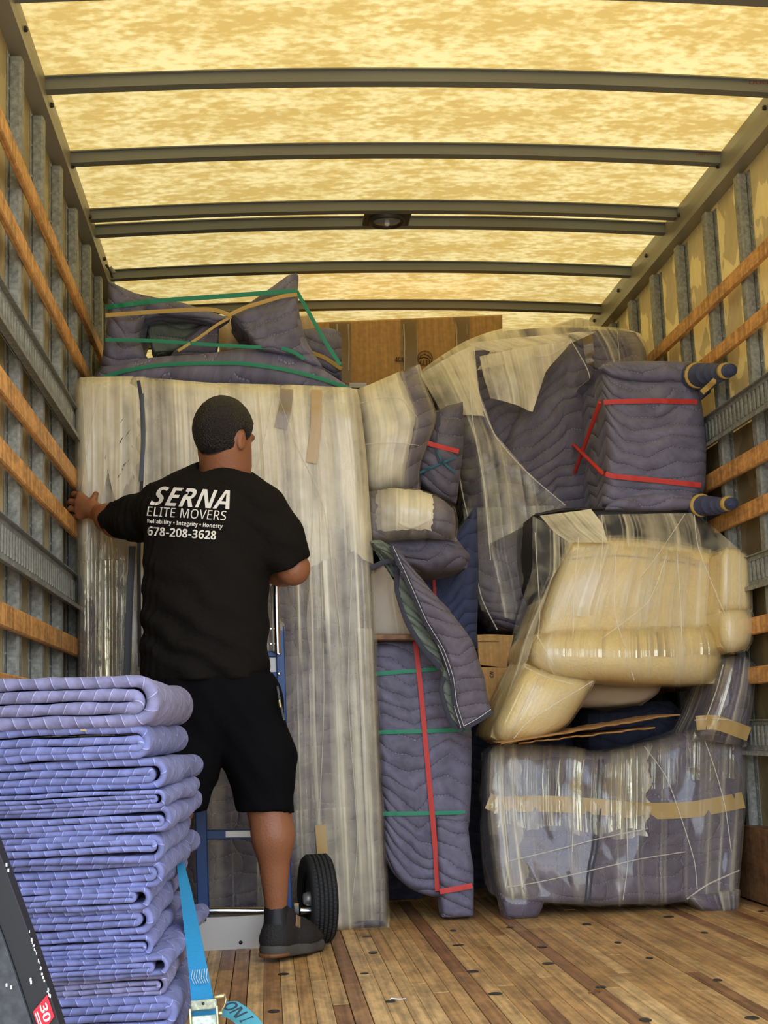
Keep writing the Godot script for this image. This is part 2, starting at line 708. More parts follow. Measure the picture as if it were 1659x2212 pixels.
func make_materials() -> void:
	var N := 512
	var fine := noise_bytes(3, 0.03, N, N, 5)
	var mid := noise_bytes(4, 0.008, N, N, 4)
	var broad := noise_bytes(9, 0.004, N, N, 3)
	# quilting: zigzag seams 5 cm apart (tile 0.5 m), and the same with upright seams (small blocks)
	var quilts := []
	for kind in 3:
		var hb := PackedByteArray()
		var cb := PackedByteArray()
		hb.resize(N * N)
		cb.resize(N * N * 3)
		for y in N:
			for x in N:
				var k := y * N + x
				var u := x / float(N) * 2.0 if kind == 0 else x / float(N) * 2.0
				var zig := absf(fposmod(u, 1.0) - 0.5) * (0.7 if kind == 1 else 1.3)
				var s := fposmod((y / float(N)) * 10.0 + zig * 1.3, 1.0)
				var e := minf(s, 1.0 - s)
				var h := pow(sin(PI * s), 0.55)
				if kind == 1:
					var c := fposmod(u * 3.5 + 0.12 * sin(y * TAU / N * 3.0), 1.0)
					h = minf(h, pow(sin(PI * c), 0.4))
					e = minf(e, minf(c, 1.0 - c) * 1.2)
				var f := fine[k] / 255.0
				var g := mid[k] / 255.0
				hb[k] = b8(h * 0.72 + f * 0.10 + g * 0.2)
				var t := 0.74 + 0.12 * (f - 0.5) + 0.16 * (g - 0.5)
				if e < 0.035:
					t = 0.98 if (x / 4) % 3 < 2 and e < 0.020 else 0.64
				if kind == 2:
					t = 0.70 + 0.10 * (f - 0.5) + 0.14 * (g - 0.5) + (0.30 if e < 0.03 else 0.0)
				cb[k * 3] = b8(t)
				cb[k * 3 + 1] = b8(t)
				cb[k * 3 + 2] = b8(t)
		quilts.append([image_tex(N, N, Image.FORMAT_L8, hb), image_tex(N, N, Image.FORMAT_RGB8, cb)])
	var blanket := func(c: Color, kind: int, scale := 2.0, cm := 1.4) -> StandardMaterial3D:
		var m := std(c, 0.85)
		m.albedo_texture = quilts[kind][1]
		m.uv1_scale = Vector3(scale, scale, scale)
		m.rim_enabled = true
		m.rim = 0.25
		return bumpy(m, quilts[kind][0], cm)
	M.pad = blanket.call(lin(0.33, 0.315, 0.43), 0)
	M.pad_dim = blanket.call(lin(0.26, 0.235, 0.29), 0)
	M.pad_blue = blanket.call(lin(0.10, 0.125, 0.26), 0)
	M.pad_block = blanket.call(lin(0.24, 0.212, 0.25), 1, 2.0, 1.0)
	M.pad_mauve = blanket.call(lin(0.30, 0.26, 0.31), 0, 2.0, 1.2)
	M.lining = blanket.call(lin(0.34, 0.40, 0.30), 0, 2.4, 1.6)
	M.stack = blanket.call(lin(0.43, 0.47, 0.90), 2, 3.1, 0.6)
	M.stack_grey = blanket.call(lin(0.53, 0.51, 0.80), 2, 3.1, 0.6)
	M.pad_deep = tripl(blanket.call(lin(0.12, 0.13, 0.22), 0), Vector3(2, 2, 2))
	M.binding = std(lin(0.05, 0.05, 0.065), 0.8)
	M.thread = std(lin(0.6, 0.58, 0.55), 0.8)
	# stretch film: streaks that run down (tile 1.5 m)
	var n1 := stretched(21, 0.02, 512, 16, N, N)
	var n2 := stretched(22, 0.06, 512, 6, N, N)
	var n3 := stretched(23, 0.012, 512, 40, N, N)
	var films := []
	for kind in 3:
		var fb := PackedByteArray()
		fb.resize(N * N * 4)
		for y in N:
			for x in N:
				var k := y * N + x
				var a := n1[k] / 255.0
				var b := n2[k] / 255.0
				var c := n3[k] / 255.0
				var f := fine[k] / 255.0
				var al := 0.04
				if kind == 0:
					al = 0.045 + 0.5 * maxf(0.0, a - 0.46) + 1.3 * maxf(0.0, b - 0.6) + 0.5 * maxf(0.0, c - 0.5) + 0.18 * (f - 0.5)
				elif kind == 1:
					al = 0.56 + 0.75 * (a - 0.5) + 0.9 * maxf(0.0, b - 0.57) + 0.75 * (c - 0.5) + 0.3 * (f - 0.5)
				else:
					al = 0.05 + 0.9 * maxf(0.0, b - 0.62) + 0.35 * maxf(0.0, c - 0.6) + 0.06 * (f - 0.5)
				fb[k * 4] = 247
				fb[k * 4 + 1] = 237
				fb[k * 4 + 2] = 200
				fb[k * 4 + 3] = b8(clampf(al, 0.015, 0.85))
		films.append(image_tex(N, N, Image.FORMAT_RGBA8, fb))
	var crinkle := PackedByteArray()
	crinkle.resize(N * N)
	for k in N * N:
		crinkle[k] = b8(0.35 * n1[k] / 255.0 + 0.35 * n2[k] / 255.0 + 0.3 * mid[k] / 255.0)
	var crinkle_tex := image_tex(N, N, Image.FORMAT_L8, crinkle)
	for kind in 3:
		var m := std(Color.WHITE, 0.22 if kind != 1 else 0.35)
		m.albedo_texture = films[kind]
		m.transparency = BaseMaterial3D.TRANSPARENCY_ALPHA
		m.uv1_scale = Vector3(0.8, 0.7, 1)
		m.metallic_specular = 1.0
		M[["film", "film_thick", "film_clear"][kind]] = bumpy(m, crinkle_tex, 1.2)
	M.film_shine = std(Color(0.97, 0.97, 0.95), 0.16, 0.55)
	M.film_shine.albedo_texture = films[0]
	M.film_shine.transparency = BaseMaterial3D.TRANSPARENCY_ALPHA
	M.film_shine.uv1_scale = Vector3(1.1, 0.9, 1)
	bumpy(M.film_shine, crinkle_tex, 2.5)
	M.film_dark = std(lin(0.03, 0.03, 0.036), 0.4)
	M.film_edge = std(Color(0.98, 0.95, 0.84, 0.32), 0.3)
	M.film_edge.transparency = BaseMaterial3D.TRANSPARENCY_ALPHA
	# glossy shrink-tight film lying right on the pad: the pad itself takes a clear coat
	M.pad_gloss = blanket.call(lin(0.22, 0.185, 0.235), 1, 1.9, 0.8)
	M.pad_gloss.clearcoat_enabled = true
	M.pad_gloss.clearcoat = 1.0
	M.pad_gloss.clearcoat_roughness = 0.1
	# cloth and tape
	M.red = std(lin(0.62, 0.045, 0.03), 0.6)
	M.green = std(lin(0.012, 0.25, 0.115), 0.55)
	M.teal = std(lin(0.01, 0.10, 0.13), 0.55)
	M.yellow = std(lin(0.55, 0.36, 0.08), 0.6)
	M.tape = std(lin(0.50, 0.34, 0.12), 0.3)
	M.tape_clear = std(Color(0.60, 0.50, 0.28, 0.38), 0.25)
	M.tape_clear.transparency = BaseMaterial3D.TRANSPARENCY_ALPHA
	M.white = std(lin(0.78, 0.77, 0.72), 0.6)
	M.ink = std(lin(0.06, 0.036, 0.012), 0.8)
	M.marker = std(lin(0.30, 0.02, 0.02), 0.7)
	# fibreglass roof: pale fibres, sun comes through
	var rb := PackedByteArray()
	rb.resize(N * N * 3)
	var f1 := stretched(31, 0.03, 256, 512, N, N)
	for k in N * N:
		var a := 0.5 * f1[k] / 255.0 + 0.5 * fine[k] / 255.0
		var t := clampf(0.5 + (a - 0.5) * 2.3 + (mid[k] / 255.0 - 0.5) * 0.8 + (broad[k] / 255.0 - 0.5) * 0.9, 0.0, 1.0)
		rb[k * 3] = b8(lerpf(0.86, 1.0, t))
		rb[k * 3 + 1] = b8(lerpf(0.745, 0.93, t))
		rb[k * 3 + 2] = b8(lerpf(0.43, 0.66, t))
	M.roof = tripl(std(Color.WHITE, 0.6), Vector3(1.25, 1.25, 1.5))
	M.roof.albedo_texture = image_tex(N, N, Image.FORMAT_RGB8, rb)
	M.roof.backlight_enabled = true
	M.roof.backlight = lin(0.28, 0.28, 0.28)
	# steel
	var gb := PackedByteArray()
	gb.resize(N * N * 3)
	for k in N * N:
		var t := 0.86 + 0.34 * (fine[k] / 255.0 - 0.5) + 0.2 * (mid[k] / 255.0 - 0.5)
		for c in 3:
			gb[k * 3 + c] = b8(t)
	var galv := image_tex(N, N, Image.FORMAT_RGB8, gb)
	M.steel = tripl(std(lin(0.38, 0.39, 0.33), 0.5, 0.15), Vector3(3, 3, 3))
	M.steel.albedo_texture = galv
	M.bow = tripl(std(lin(0.20, 0.205, 0.165), 0.5, 0.1), Vector3(2, 2, 2))
	M.rail = tripl(std(lin(0.30, 0.275, 0.20), 0.4, 0.15), Vector3(2, 2, 2))
	M.dark_steel = std(lin(0.05, 0.048, 0.04), 0.45, 0.4)
	M.chrome = std(lin(0.75, 0.75, 0.74), 0.18, 1.0)
	M.alu = std(lin(0.60, 0.58, 0.52), 0.42, 0.6)
	M.brass = std(lin(0.55, 0.45, 0.22), 0.3, 0.8)
	M.blue_paint = std(lin(0.012, 0.062, 0.21), 0.4)
	M.grey_plastic = std(lin(0.30, 0.28, 0.22), 0.5)
	M.rubber = std(lin(0.018, 0.018, 0.016), 0.75)
	M.black_paint = std(lin(0.012, 0.012, 0.012), 0.55)
	M.grey_paint = tripl(std(lin(0.075, 0.08, 0.08), 0.6), Vector3(3, 3, 3))
	M.grey_paint.albedo_texture = galv
	# wall liner with glue blotches
	var wb := PackedByteArray()
	wb.resize(N * N * 3)
	for k in N * N:
		var t := smoothstep(0.50, 0.53, mid[k] / 255.0 + 0.08 * (fine[k] / 255.0 - 0.5))
		var g := 0.06 * (fine[k] / 255.0 - 0.5)
		wb[k * 3] = b8(lerpf(0.80, 0.93, t) + g)
		wb[k * 3 + 1] = b8(lerpf(0.74, 0.87, t) + g)
		wb[k * 3 + 2] = b8(lerpf(0.56, 0.65, t) + g)
	M.liner = tripl(std(Color.WHITE, 0.45), Vector3(1.3, 0.9, 1.3))
	M.liner.albedo_texture = image_tex(N, N, Image.FORMAT_RGB8, wb)
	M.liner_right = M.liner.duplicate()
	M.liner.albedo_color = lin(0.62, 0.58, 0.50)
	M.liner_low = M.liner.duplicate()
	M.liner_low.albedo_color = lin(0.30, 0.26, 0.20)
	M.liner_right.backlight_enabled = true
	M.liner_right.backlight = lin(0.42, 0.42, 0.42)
	# wood
	var grain := stretched(41, 0.05, 512, 20, N, N)
	var ob := PackedByteArray()
	ob.resize(N * N * 3)
	for k in N * N:
		var t := 0.86 + 0.30 * (grain[k] / 255.0 - 0.5) + 0.22 * (fine[k] / 255.0 - 0.5) + 0.25 * (mid[k] / 255.0 - 0.5)
		for c in 3:
			ob[k * 3 + c] = b8(t)
	var wood_tex := image_tex(N, N, Image.FORMAT_RGB8, ob)
	M.planks = []
	for c: Color in [lin(0.80, 0.49, 0.185), lin(0.74, 0.44, 0.16), lin(0.86, 0.55, 0.22), lin(0.64, 0.36, 0.125), lin(0.50, 0.26, 0.10), lin(0.40, 0.19, 0.075)]:
		var m := tripl(std(c, 0.5), Vector3(2.2, 2.2, 0.9))
		m.albedo_texture = wood_tex
		M.planks.append(bumpy(m, wood_tex, 0.15))
	M.slat = tripl(std(lin(0.88, 0.44, 0.125), 0.55), Vector3(1.2, 3.0, 1.2))
	M.slat.albedo_texture = wood_tex
	M.kick = tripl(std(lin(0.30, 0.15, 0.06), 0.6), Vector3(1.2, 3.0, 1.2))
	M.kick.albedo_texture = wood_tex
	var carton := PackedByteArray()
	carton.resize(N * N * 3)
	for k in N * N:
		var t := 0.85 + 0.12 * (fine[k] / 255.0 - 0.5) + 0.12 * (grain[k] / 255.0 - 0.5)
		for c in 3:
			carton[k * 3 + c] = b8(t)
	M.carton = tripl(std(lin(0.78, 0.44, 0.14), 0.8), Vector3(2, 2, 2))
	M.carton.albedo_texture = image_tex(N, N, Image.FORMAT_RGB8, carton)
	var fine_tex := image_tex(N, N, Image.FORMAT_L8, fine)
	M.leather = bumpy(std(lin(0.83, 0.645, 0.27), 0.45), fine_tex, 0.15)
	M.leather.uv1_scale = Vector3(5, 5, 1)
	M.leather.clearcoat_enabled = true
	M.leather.clearcoat = 0.5
	M.leather.clearcoat_roughness = 0.25
	M.cream = std(lin(0.60, 0.52, 0.40), 0.5)
	M.paper = std(lin(0.55, 0.43, 0.26), 0.7)
	M.cambric = std(lin(0.025, 0.023, 0.02), 0.6)
	# the mover
	M.skin = tripl(bumpy(std(lin(0.31, 0.122, 0.052), 0.5), fine_tex, 0.08), Vector3(6, 6, 6))
	M.skin.subsurf_scatter_enabled = true
	M.skin.subsurf_scatter_strength = 0.05
	M.hair = tripl(bumpy(std(lin(0.012, 0.009, 0.007), 0.6), fine_tex, 0.6), Vector3(9, 9, 9))
	M.shirt = tripl(bumpy(std(lin(0.0095, 0.008, 0.0062), 0.9), fine_tex, 0.15), Vector3(4, 4, 4))
	M.shirt.metallic_specular = 0.25
	M.stubble = std(Color(0.05, 0.035, 0.028, 0.5), 0.8)
	M.stubble.transparency = BaseMaterial3D.TRANSPARENCY_ALPHA
	M.shorts = tripl(bumpy(std(lin(0.0045, 0.0045, 0.005), 0.9), fine_tex, 0.1), Vector3(4, 4, 4))
	M.shorts.metallic_specular = 0.2
	M.shoe = tripl(bumpy(std(lin(0.016, 0.014, 0.012), 0.75), fine_tex, 0.2), Vector3(8, 8, 8))
	M.sole = std(lin(0.07, 0.065, 0.05), 0.7)
	M.gum = std(lin(0.22, 0.09, 0.03), 0.6)
	M.tan = std(lin(0.25, 0.16, 0.07), 0.7)
	M.print = std(lin(0.80, 0.77, 0.66), 0.6)
	# straps
	var sb := PackedByteArray()
	sb.resize(64 * 64)
	for y in 64:
		for x in 64:
			sb[y * 64 + x] = b8(0.5 + 0.25 * sin(x * TAU / 8.0) + 0.25 * sin(y * TAU / 16.0))
	M.strap = bumpy(std(lin(0.03, 0.36, 0.66), 0.6), image_tex(64, 64, Image.FORMAT_L8, sb), 0.1)
	M.strap.uv1_scale = Vector3(50, 50, 1)
	M.strap_teal = std(lin(0.09, 0.42, 0.50), 0.6)
	M.strap_ink = std(lin(0.02, 0.05, 0.06), 0.7)
	M.zinc = tripl(std(lin(0.72, 0.78, 0.55), 0.35, 0.3), Vector3(6, 6, 6))
	M.zinc.albedo_texture = galv
	M.sticker = std(lin(0.75, 0.01, 0.03), 0.35)
	M.chip = std(lin(0.72, 0.72, 0.70), 0.7)
	M.lens = std(Color(0.9, 0.95, 0.95, 0.25), 0.1)
	M.lens.transparency = BaseMaterial3D.TRANSPARENCY_ALPHA
	M.bulb = std(lin(0.8, 0.85, 0.82), 0.2)
	M.asphalt = tripl(std(lin(0.38, 0.35, 0.30), 0.9), Vector3(1, 1, 1))
	M.asphalt.albedo_texture = galv

# ---------------------------------------------------------------- the scene
func _ready() -> void:
	rng.seed = 7
	nz.seed = 11
	nz.frequency = 0.05
	nz.fractal_octaves = 3
	var cam := Camera3D.new()
	cam.fov = rad_to_deg(2.0 * atan(1106.0 / F))
	cam.transform = Transform3D(CB, CP)
	cam.near = 0.05
	cam.far = 60.0
	cam.current = true
	put(cam, "camera")
	var we := WorldEnvironment.new()
	var env := Environment.new()
	env.background_mode = Environment.BG_SKY
	var sky := Sky.new()
	var ps := ProceduralSkyMaterial.new()
	ps.sky_top_color = Color(0.74, 0.81, 0.93)
	ps.sky_horizon_color = Color(0.94, 0.94, 0.95)
	ps.ground_bottom_color = Color(0.42, 0.42, 0.42)
	ps.ground_horizon_color = Color(0.6, 0.6, 0.6)
	ps.energy_multiplier = 5.0
	sky.sky_material = ps
	env.sky = sky
	env.ambient_light_source = Environment.AMBIENT_SOURCE_SKY
	env.tonemap_mode = Environment.TONE_MAPPER_LINEAR
	env.tonemap_exposure = 1.0
	env.sdfgi_enabled = true
	env.ssao_enabled = true
	env.ssil_enabled = true
	we.environment = env
	put(we, "environment")
	var sun := DirectionalLight3D.new()
	sun.basis = Basis.looking_at(Vector3(-0.57, -0.81, 0.12))
	sun.light_color = Color(1.0, 0.93, 0.80)
	sun.light_energy = 4.0
	sun.light_angular_distance = 3.0
	sun.shadow_enabled = true
	sun.sky_mode = DirectionalLight3D.SKY_MODE_LIGHT_ONLY
	put(sun, "sun")
	make_materials()
	build_shell()
	build_walls()
	build_roof()
	build_floor()
	build_mattress()
	build_left_load()
	build_middle_load()
	build_right_load()
	build_hand_truck()
	build_person()
	build_stack()
	build_foreground()

func build_shell() -> void:
	var g := setting("ground")
	obj("asphalt", box_mesh(Vector3(0, -1.1, -3), Vector3(30, 0.1, 30)), M.asphalt, g)
	var w := setting("wall_front")
	obj("panel", box_mesh(Vector3(0, 1.33, -8.93), Vector3(2.52, 2.78, 0.05)), M.liner, w)

func extrude_z(profile: Array, z0: float, z1: float) -> Mesh:
	# closed outline of Vector2(x, y), carried from z0 to z1
	var st := start()
	var c := Vector2()
	for p: Vector2 in profile:
		c += p / profile.size()
	for k in profile.size():
		var a: Vector2 = profile[k]
		var b: Vector2 = profile[(k + 1) % profile.size()]
		var n := Vector2((b - a).y, -(b - a).x)
		if n.dot((a + b) * 0.5 - c) < 0.0:
			n = -n
		quad(st, Vector3(a.x, a.y, z0), Vector3(b.x, b.y, z0), Vector3(b.x, b.y, z1), Vector3(a.x, a.y, z1), Vector3(n.x, n.y, 0))
	return st.commit()

func build_walls() -> void:
	for side in [-1.0, 1.0]:
		var w := setting("wall_left" if side < 0.0 else "wall_right")
		if side < 0.0:
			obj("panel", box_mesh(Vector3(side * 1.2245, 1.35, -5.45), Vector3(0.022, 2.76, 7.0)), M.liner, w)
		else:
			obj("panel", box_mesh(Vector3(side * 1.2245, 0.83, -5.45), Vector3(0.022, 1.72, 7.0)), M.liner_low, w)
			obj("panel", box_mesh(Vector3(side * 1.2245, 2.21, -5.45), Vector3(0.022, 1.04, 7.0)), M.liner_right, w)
		var st := start()
		add_box(st, Vector3(side * 1.194, 1.28, 0), Vector3(0.036, 2.56, 0.05), 0.006)
		add_box(st, Vector3(side * 1.2115, 1.28, 0), Vector3(0.004, 2.56, 0.10), 0.001)
		for k in 26:
			for e in [-1.0, 1.0]:
				add_box(st, Vector3(side * 1.2085, 0.1 + k * 0.098, e * 0.038), Vector3(0.005, 0.009, 0.009), 0.002)
		var stud := st.commit()
		var z: float = 2.21 if side < 0 else 2.37
		while z < 8.8:
			obj("stud", stud, M.steel, w).position.z = -z
			z += 0.385 if side < 0 else 0.37
		for y in [[2.164, 2.222], [1.955, 2.010], [1.50, 1.565], [1.33, 1.39], [0.93, 0.99], [0.76, 0.82]]:
			var s := obj("wood_slat", box_mesh(Vector3(side * 1.1675, (y[0] + y[1]) / 2, -5.45), Vector3(0.018, y[1] - y[0], 6.9), 0.004), M.slat, w)
			s.rotation.z = 0.0
		var rail := etrack(side)
		for y in [1.725, 1.146, 0.58]:
			obj("cargo_rail", rail, M.steel, w).position.y = y
		obj("kickboard", box_mesh(Vector3(side * 1.19, 0.135, -5.45), Vector3(0.05, 0.26, 6.9), 0.004), M.kick, w)
		obj("top_rail", extrude_z([Vector2(side * 1.176, 2.662), Vector2(side * 1.180, 2.612), Vector2(side * 1.165, 2.606), Vector2(side * 1.165, 2.582), Vector2(side * 1.21, 2.577), Vector2(side * 1.25, 2.577), Vector2(side * 1.25, 2.73), Vector2(side * 1.176, 2.70)], -1.95, -8.9), M.rail, w)
		var bolts := start()
		for k in 14:
			add_box(bolts, Vector3(side * 1.176, 2.66, -2.3 - k * 0.49), Vector3(0.02, 0.016, 0.016), 0.004)
		obj("rail_bolts", bolts.commit(), M.dark_steel, w).set_meta("kind", "stuff")

func etrack(side: float) -> Mesh:
	# pressed steel rail: two edge bands, a web with upright slots (raised ribs between dark slots), folded lips
	var st := start()
	var zc := -5.45
	add_box(st, Vector3(side * 1.173, 0.048, zc), Vector3(0.006, 0.018, 6.9), 0.001)
	add_box(st, Vector3(side * 1.173, -0.040, zc), Vector3(0.006, 0.02, 6.9), 0.001)
	add_box(st, Vector3(side * 1.166, 0.056, zc), Vector3(0.02, 0.004, 6.9), 0.001)
	add_box(st, Vector3(side * 1.160, -0.052, zc), Vector3(0.03, 0.004, 6.9), 0.001)
	add_box(st, Vector3(side * 1.147, -0.058, zc), Vector3(0.004, 0.014, 6.9), 0.001)
	add_box(st, Vector3(side * 1.181, 0.0, zc), Vector3(0.003, 0.10, 6.9), 0.001)
	var z := -2.1
	while z > -8.8:
		add_box(st, Vector3(side * 1.172, 0.003, z), Vector3(0.009, 0.072, 0.022), 0.003)
		z -= 0.041
	return st.commit()

const BOWS := [2.49, 3.05, 3.61, 4.171, 4.74, 5.29, 5.464, 6.02, 6.592, 7.16, 7.72, 8.28]

func arch(x: float) -> float:
	return 0.034 * (1.0 - pow(x / 1.18, 2.0))

func build_roof() -> void:
	var c := setting("ceiling")
	var rows := []
	var uvs := []
	for j in 2:
		var row := PackedVector3Array()
		var u := PackedVector2Array()
		for i in 25:
			var x := lerpf(-1.25, 1.25, i / 24.0)
			row.append(Vector3(x, 2.704 + arch(x), -1.9 if j == 0 else -8.95))
			u.append(Vector2(x, j * 7.0))
		rows.append(row)
		uvs.append(u)
	obj("roof_sheet", mesh_of([grid_arrays(rows, uvs)]), M.roof, c)
	var r2 := []
	var u2 := []
	var prof := [Vector2(-0.02, 0.0), Vector2(0.02, 0.0), Vector2(0.02, 0.036), Vector2(0.034, 0.036), Vector2(0.034, 0.040), Vector2(-0.034, 0.040), Vector2(-0.034, 0.036), Vector2(-0.02, 0.036)]
	var st := start()
	for i in 24:
		var x0 := lerpf(-1.18, 1.18, i / 24.0)
		var x1 := lerpf(-1.18, 1.18, (i + 1) / 24.0)
		for k in prof.size():
			var a: Vector2 = prof[k]
			var b: Vector2 = prof[(k + 1) % prof.size()]
			var n := Vector3(0, -(b - a).x, (b - a).y)
			quad(st, Vector3(x0, a.y + arch(x0), a.x), Vector3(x0, b.y + arch(x0), b.x), Vector3(x1, b.y + arch(x1), b.x), Vector3(x1, a.y + arch(x1), a.x), n)
	var bow := st.commit()
	for d: float in BOWS:
		obj("roof_bow", bow, M.bow, c).position = Vector3(0, 2.66, -d)
	var hd := obj("rear_header", box_mesh(Vector3(0, 2.70, -1.93), Vector3(2.5, 0.12, 0.08), 0.006), M.rail, c)
	hd.rotation.z = 0.0
	# marker numbers on two bows
	for q in [[4.171, 1618, 1680, 173, 182, "OOEO8"], [4.74, 1503, 1553, 328, 336, "OOPO610"]]:
		var dd: float = q[0] - 0.0215
		text_on("marker_writing", q[5], [Vector2(q[1], q[3]), Vector2(q[2], q[3] - 1), Vector2(q[1], q[4]), Vector2(q[2], q[4] - 1)], func(_p: Vector2) -> float: return dd, M.marker, c, false)
	# dome light between the paired bows
	var t := thing("dome_light", "dark square dome light with a round clear lens between the paired roof bows", "light")
	var p := at(836, 478, 5.377)
	p.y = 2.66 + arch(p.x)
	t.position = p
	obj("plate", box_mesh(Vector3(0, 0.008, 0), Vector3(0.19, 0.016, 0.20), 0.004), M.dark_steel, t)
	var fl := Transform3D(Basis.IDENTITY.rotated(Vector3.RIGHT, PI), Vector3())
	obj("lens_ring", mesh_of([lathe([Vector2(0.075, 0.0), Vector2(0.073, 0.012), Vector2(0.066, 0.016), Vector2(0.060, 0.012), Vector2(0.056, 0.004)], fl)]), M.dark_steel, t)
	obj("lens", mesh_of([lathe([Vector2(0.058, 0.006), Vector2(0.045, 0.012), Vector2(0.02, 0.016), Vector2(0.001, 0.017)], fl)]), M.lens, t)
	obj("bulb", mesh_of([lathe([Vector2(0.001, 0.026), Vector2(0.008, 0.024), Vector2(0.012, 0.016), Vector2(0.009, 0.002)], fl, 20)]), M.bulb, t)
	# wire clips on the rails
	var wc := thing("wire_clip", "small dark wire loop and clip hanging on the right roof rail", "clip")
	var q0 := at(1394, 573, 5.9)
	var ring := []
	for k in 17:
		ring.append(q0 + Vector3(cos(k * TAU / 16) * 0.02, sin(k * TAU / 16) * 0.02 + 0.008, 0.0))
	obj("wire_loop", mesh_of([tube(ring, 0.003)]), M.dark_steel, wc)
	obj("clamp", box_mesh(q0 + Vector3(0.006, -0.03, 0), Vector3(0.022, 0.04, 0.02), 0.004), M.steel, wc)
	obj("wire", mesh_of([tube([q0 + Vector3(-0.03, -0.012, 0), q0 + Vector3(0.0, 0.0, 0.01), q0 + Vector3(0.03, 0.006, 0.0), q0 + Vector3(0.045, 0.012, 0)], 0.004)]), M.dark_steel, wc)
	var cab := thing("cable", "short dark cable hanging from the left roof rail above the bundle", "cable")
	obj("wire", mesh_of([tube([at(229, 572, 5.75), at(238, 584, 5.75), at(243, 600, 5.75)], 0.005)]), M.dark_steel, cab)
	obj("connector", mesh_of([tube([at(238, 578, 5.73), at(247, 590, 5.73)], 0.008)]), M.steel, cab)

func build_floor() -> void:
	var f := setting("floor")
	obj("subfloor", box_mesh(Vector3(0, -0.045, -5.45), Vector3(2.5, 0.06, 7.0)), M.dark_steel, f)
	for zr in [[-1.95, -2.7], [-5.45, -8.9]]:
		obj("deck", box_mesh(Vector3(0, -0.0085, (zr[0] + zr[1]) / 2), Vector3(2.4, 0.014, zr[0] - zr[1])), M.planks[1], f)
	var x := -1.19
	var n := 0
	while x < 1.17:
		var w := 0.038 + 0.008 * rng.randf()
		var gap := 0.0012
		if n % 7 == 6:
			gap = 0.004
		var z := -2.7 - 0.0
		while z > -5.44:
			var l := minf(rng.randf_range(0.7, 1.9), z + 5.45)
			if z - l < -5.2:
				l = z + 5.45
			var tone := rng.randi_range(0, 3)
			if rng.randf() < 0.10 or n % 7 == 6:
				tone = rng.randi_range(4, 5) if rng.randf() < 0.85 else 3
			var h := 0.0012 * rng.randf()
			obj("plank", box_mesh(Vector3(x + w / 2, -0.0085 - h, z - l / 2), Vector3(w - gap, 0.016, l - 0.0015), 0.0009), M.planks[tone], f)
			z -= l
		x += w
		n += 1
	var screw := mesh_of([lathe([Vector2(0.0001, 0.0016), Vector2(0.012, 0.0014), Vector2(0.015, 0.0)], Transform3D(), 14)])
	for k in 46:
		var s := obj("screw", screw, M.dark_steel, f)
		s.position = Vector3(-1.05 + (k % 9) * 0.265 + rng.randf_range(-0.05, 0.05), -0.0003, -3.15 - (k / 9) * 0.37 - rng.randf_range(-0.08, 0.08))
		s.scale = Vector3(rng.randf_range(0.7, 1.3), 1, rng.randf_range(0.7, 1.5))

# ---------------------------------------------------------------- the load, left
func build_mattress() -> void:
	var t := thing("wrapped_wardrobe", "tall quilted-pad and film wrapped furniture piece that the mover holds, nearest the left wall", "furniture")
	var s := slab([169, 822, 298, 820, 478, 834, 640, 838, 768, 845], [786, 1000, 804, 1300, 818, 1650], [170, 2016, 400, 2014, 640, 2012, 836, 2004], [169, 1200], 4.74, 0.34, {"r": 0.035, "b": 0.02, "n": 0.008, "nf": 3.0, "ny": 0.25, "step": 0.028})
	pad("moving_pad", s, M.pad_block, t)
	film(s, t, M.film)
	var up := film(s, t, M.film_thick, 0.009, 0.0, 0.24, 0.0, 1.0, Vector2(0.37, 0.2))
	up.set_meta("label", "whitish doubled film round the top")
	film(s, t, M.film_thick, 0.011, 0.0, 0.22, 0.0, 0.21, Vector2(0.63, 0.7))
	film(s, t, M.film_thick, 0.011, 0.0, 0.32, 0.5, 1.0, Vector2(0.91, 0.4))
	film(s, t, M.film_shine, 0.013, 0.3, 0.6, 0.02, 0.2, Vector2(0.5, 0.5))
	film(s, t, M.film, 0.012, 0.0, 0.42, 0.0, 0.24, Vector2(0.8, 0.1))
	film(s, t, M.film, 0.012, 0.0, 1.0, 0.78, 1.0, Vector2(0.11, 0.6))
	strip("pad_edge", s, [299, 822, 306, 870, 309, 960, 305, 1060, 300, 1200, 302, 1440], 0.012, M.binding, t, 0.014)
	strip("packing_tape", s, [684, 842, 682, 930, 672, 1000], 0.038, M.tape, t, 0.016)
	strip("packing_tape", s, [620, 840, 616, 880, 606, 926], 0.045, M.tape_clear, t, 0.016)
	strip("packing_tape", s, [692, 1782, 700, 1880, 716, 2008], 0.036, M.tape, t, 0.016)
	for e in [[590, 842, 575, 930, 555, 1010], [700, 846, 682, 950, 676, 1100, 668, 1300], [600, 850, 640, 960, 700, 1100, 740, 1400], [216, 830, 190, 960, 176, 1060], [760, 1220, 752, 1500, 772, 1800, 760, 1960], [420, 826, 424, 900, 418, 990], [690, 1100, 700, 1500, 690, 1760], [178, 830, 186, 1000, 200, 1100]]:
		strip("film_edge", s, e, 0.005, M.film_edge, t, 0.016)
	strip("film_gloss", s, [286, 1180, 280, 1300, 274, 1460], 0.022, M.film_dark, t, 0.016)
	strip("film_gloss", s, [306, 850, 310, 940, 304, 1040], 0.014, M.film_dark, t, 0.016)

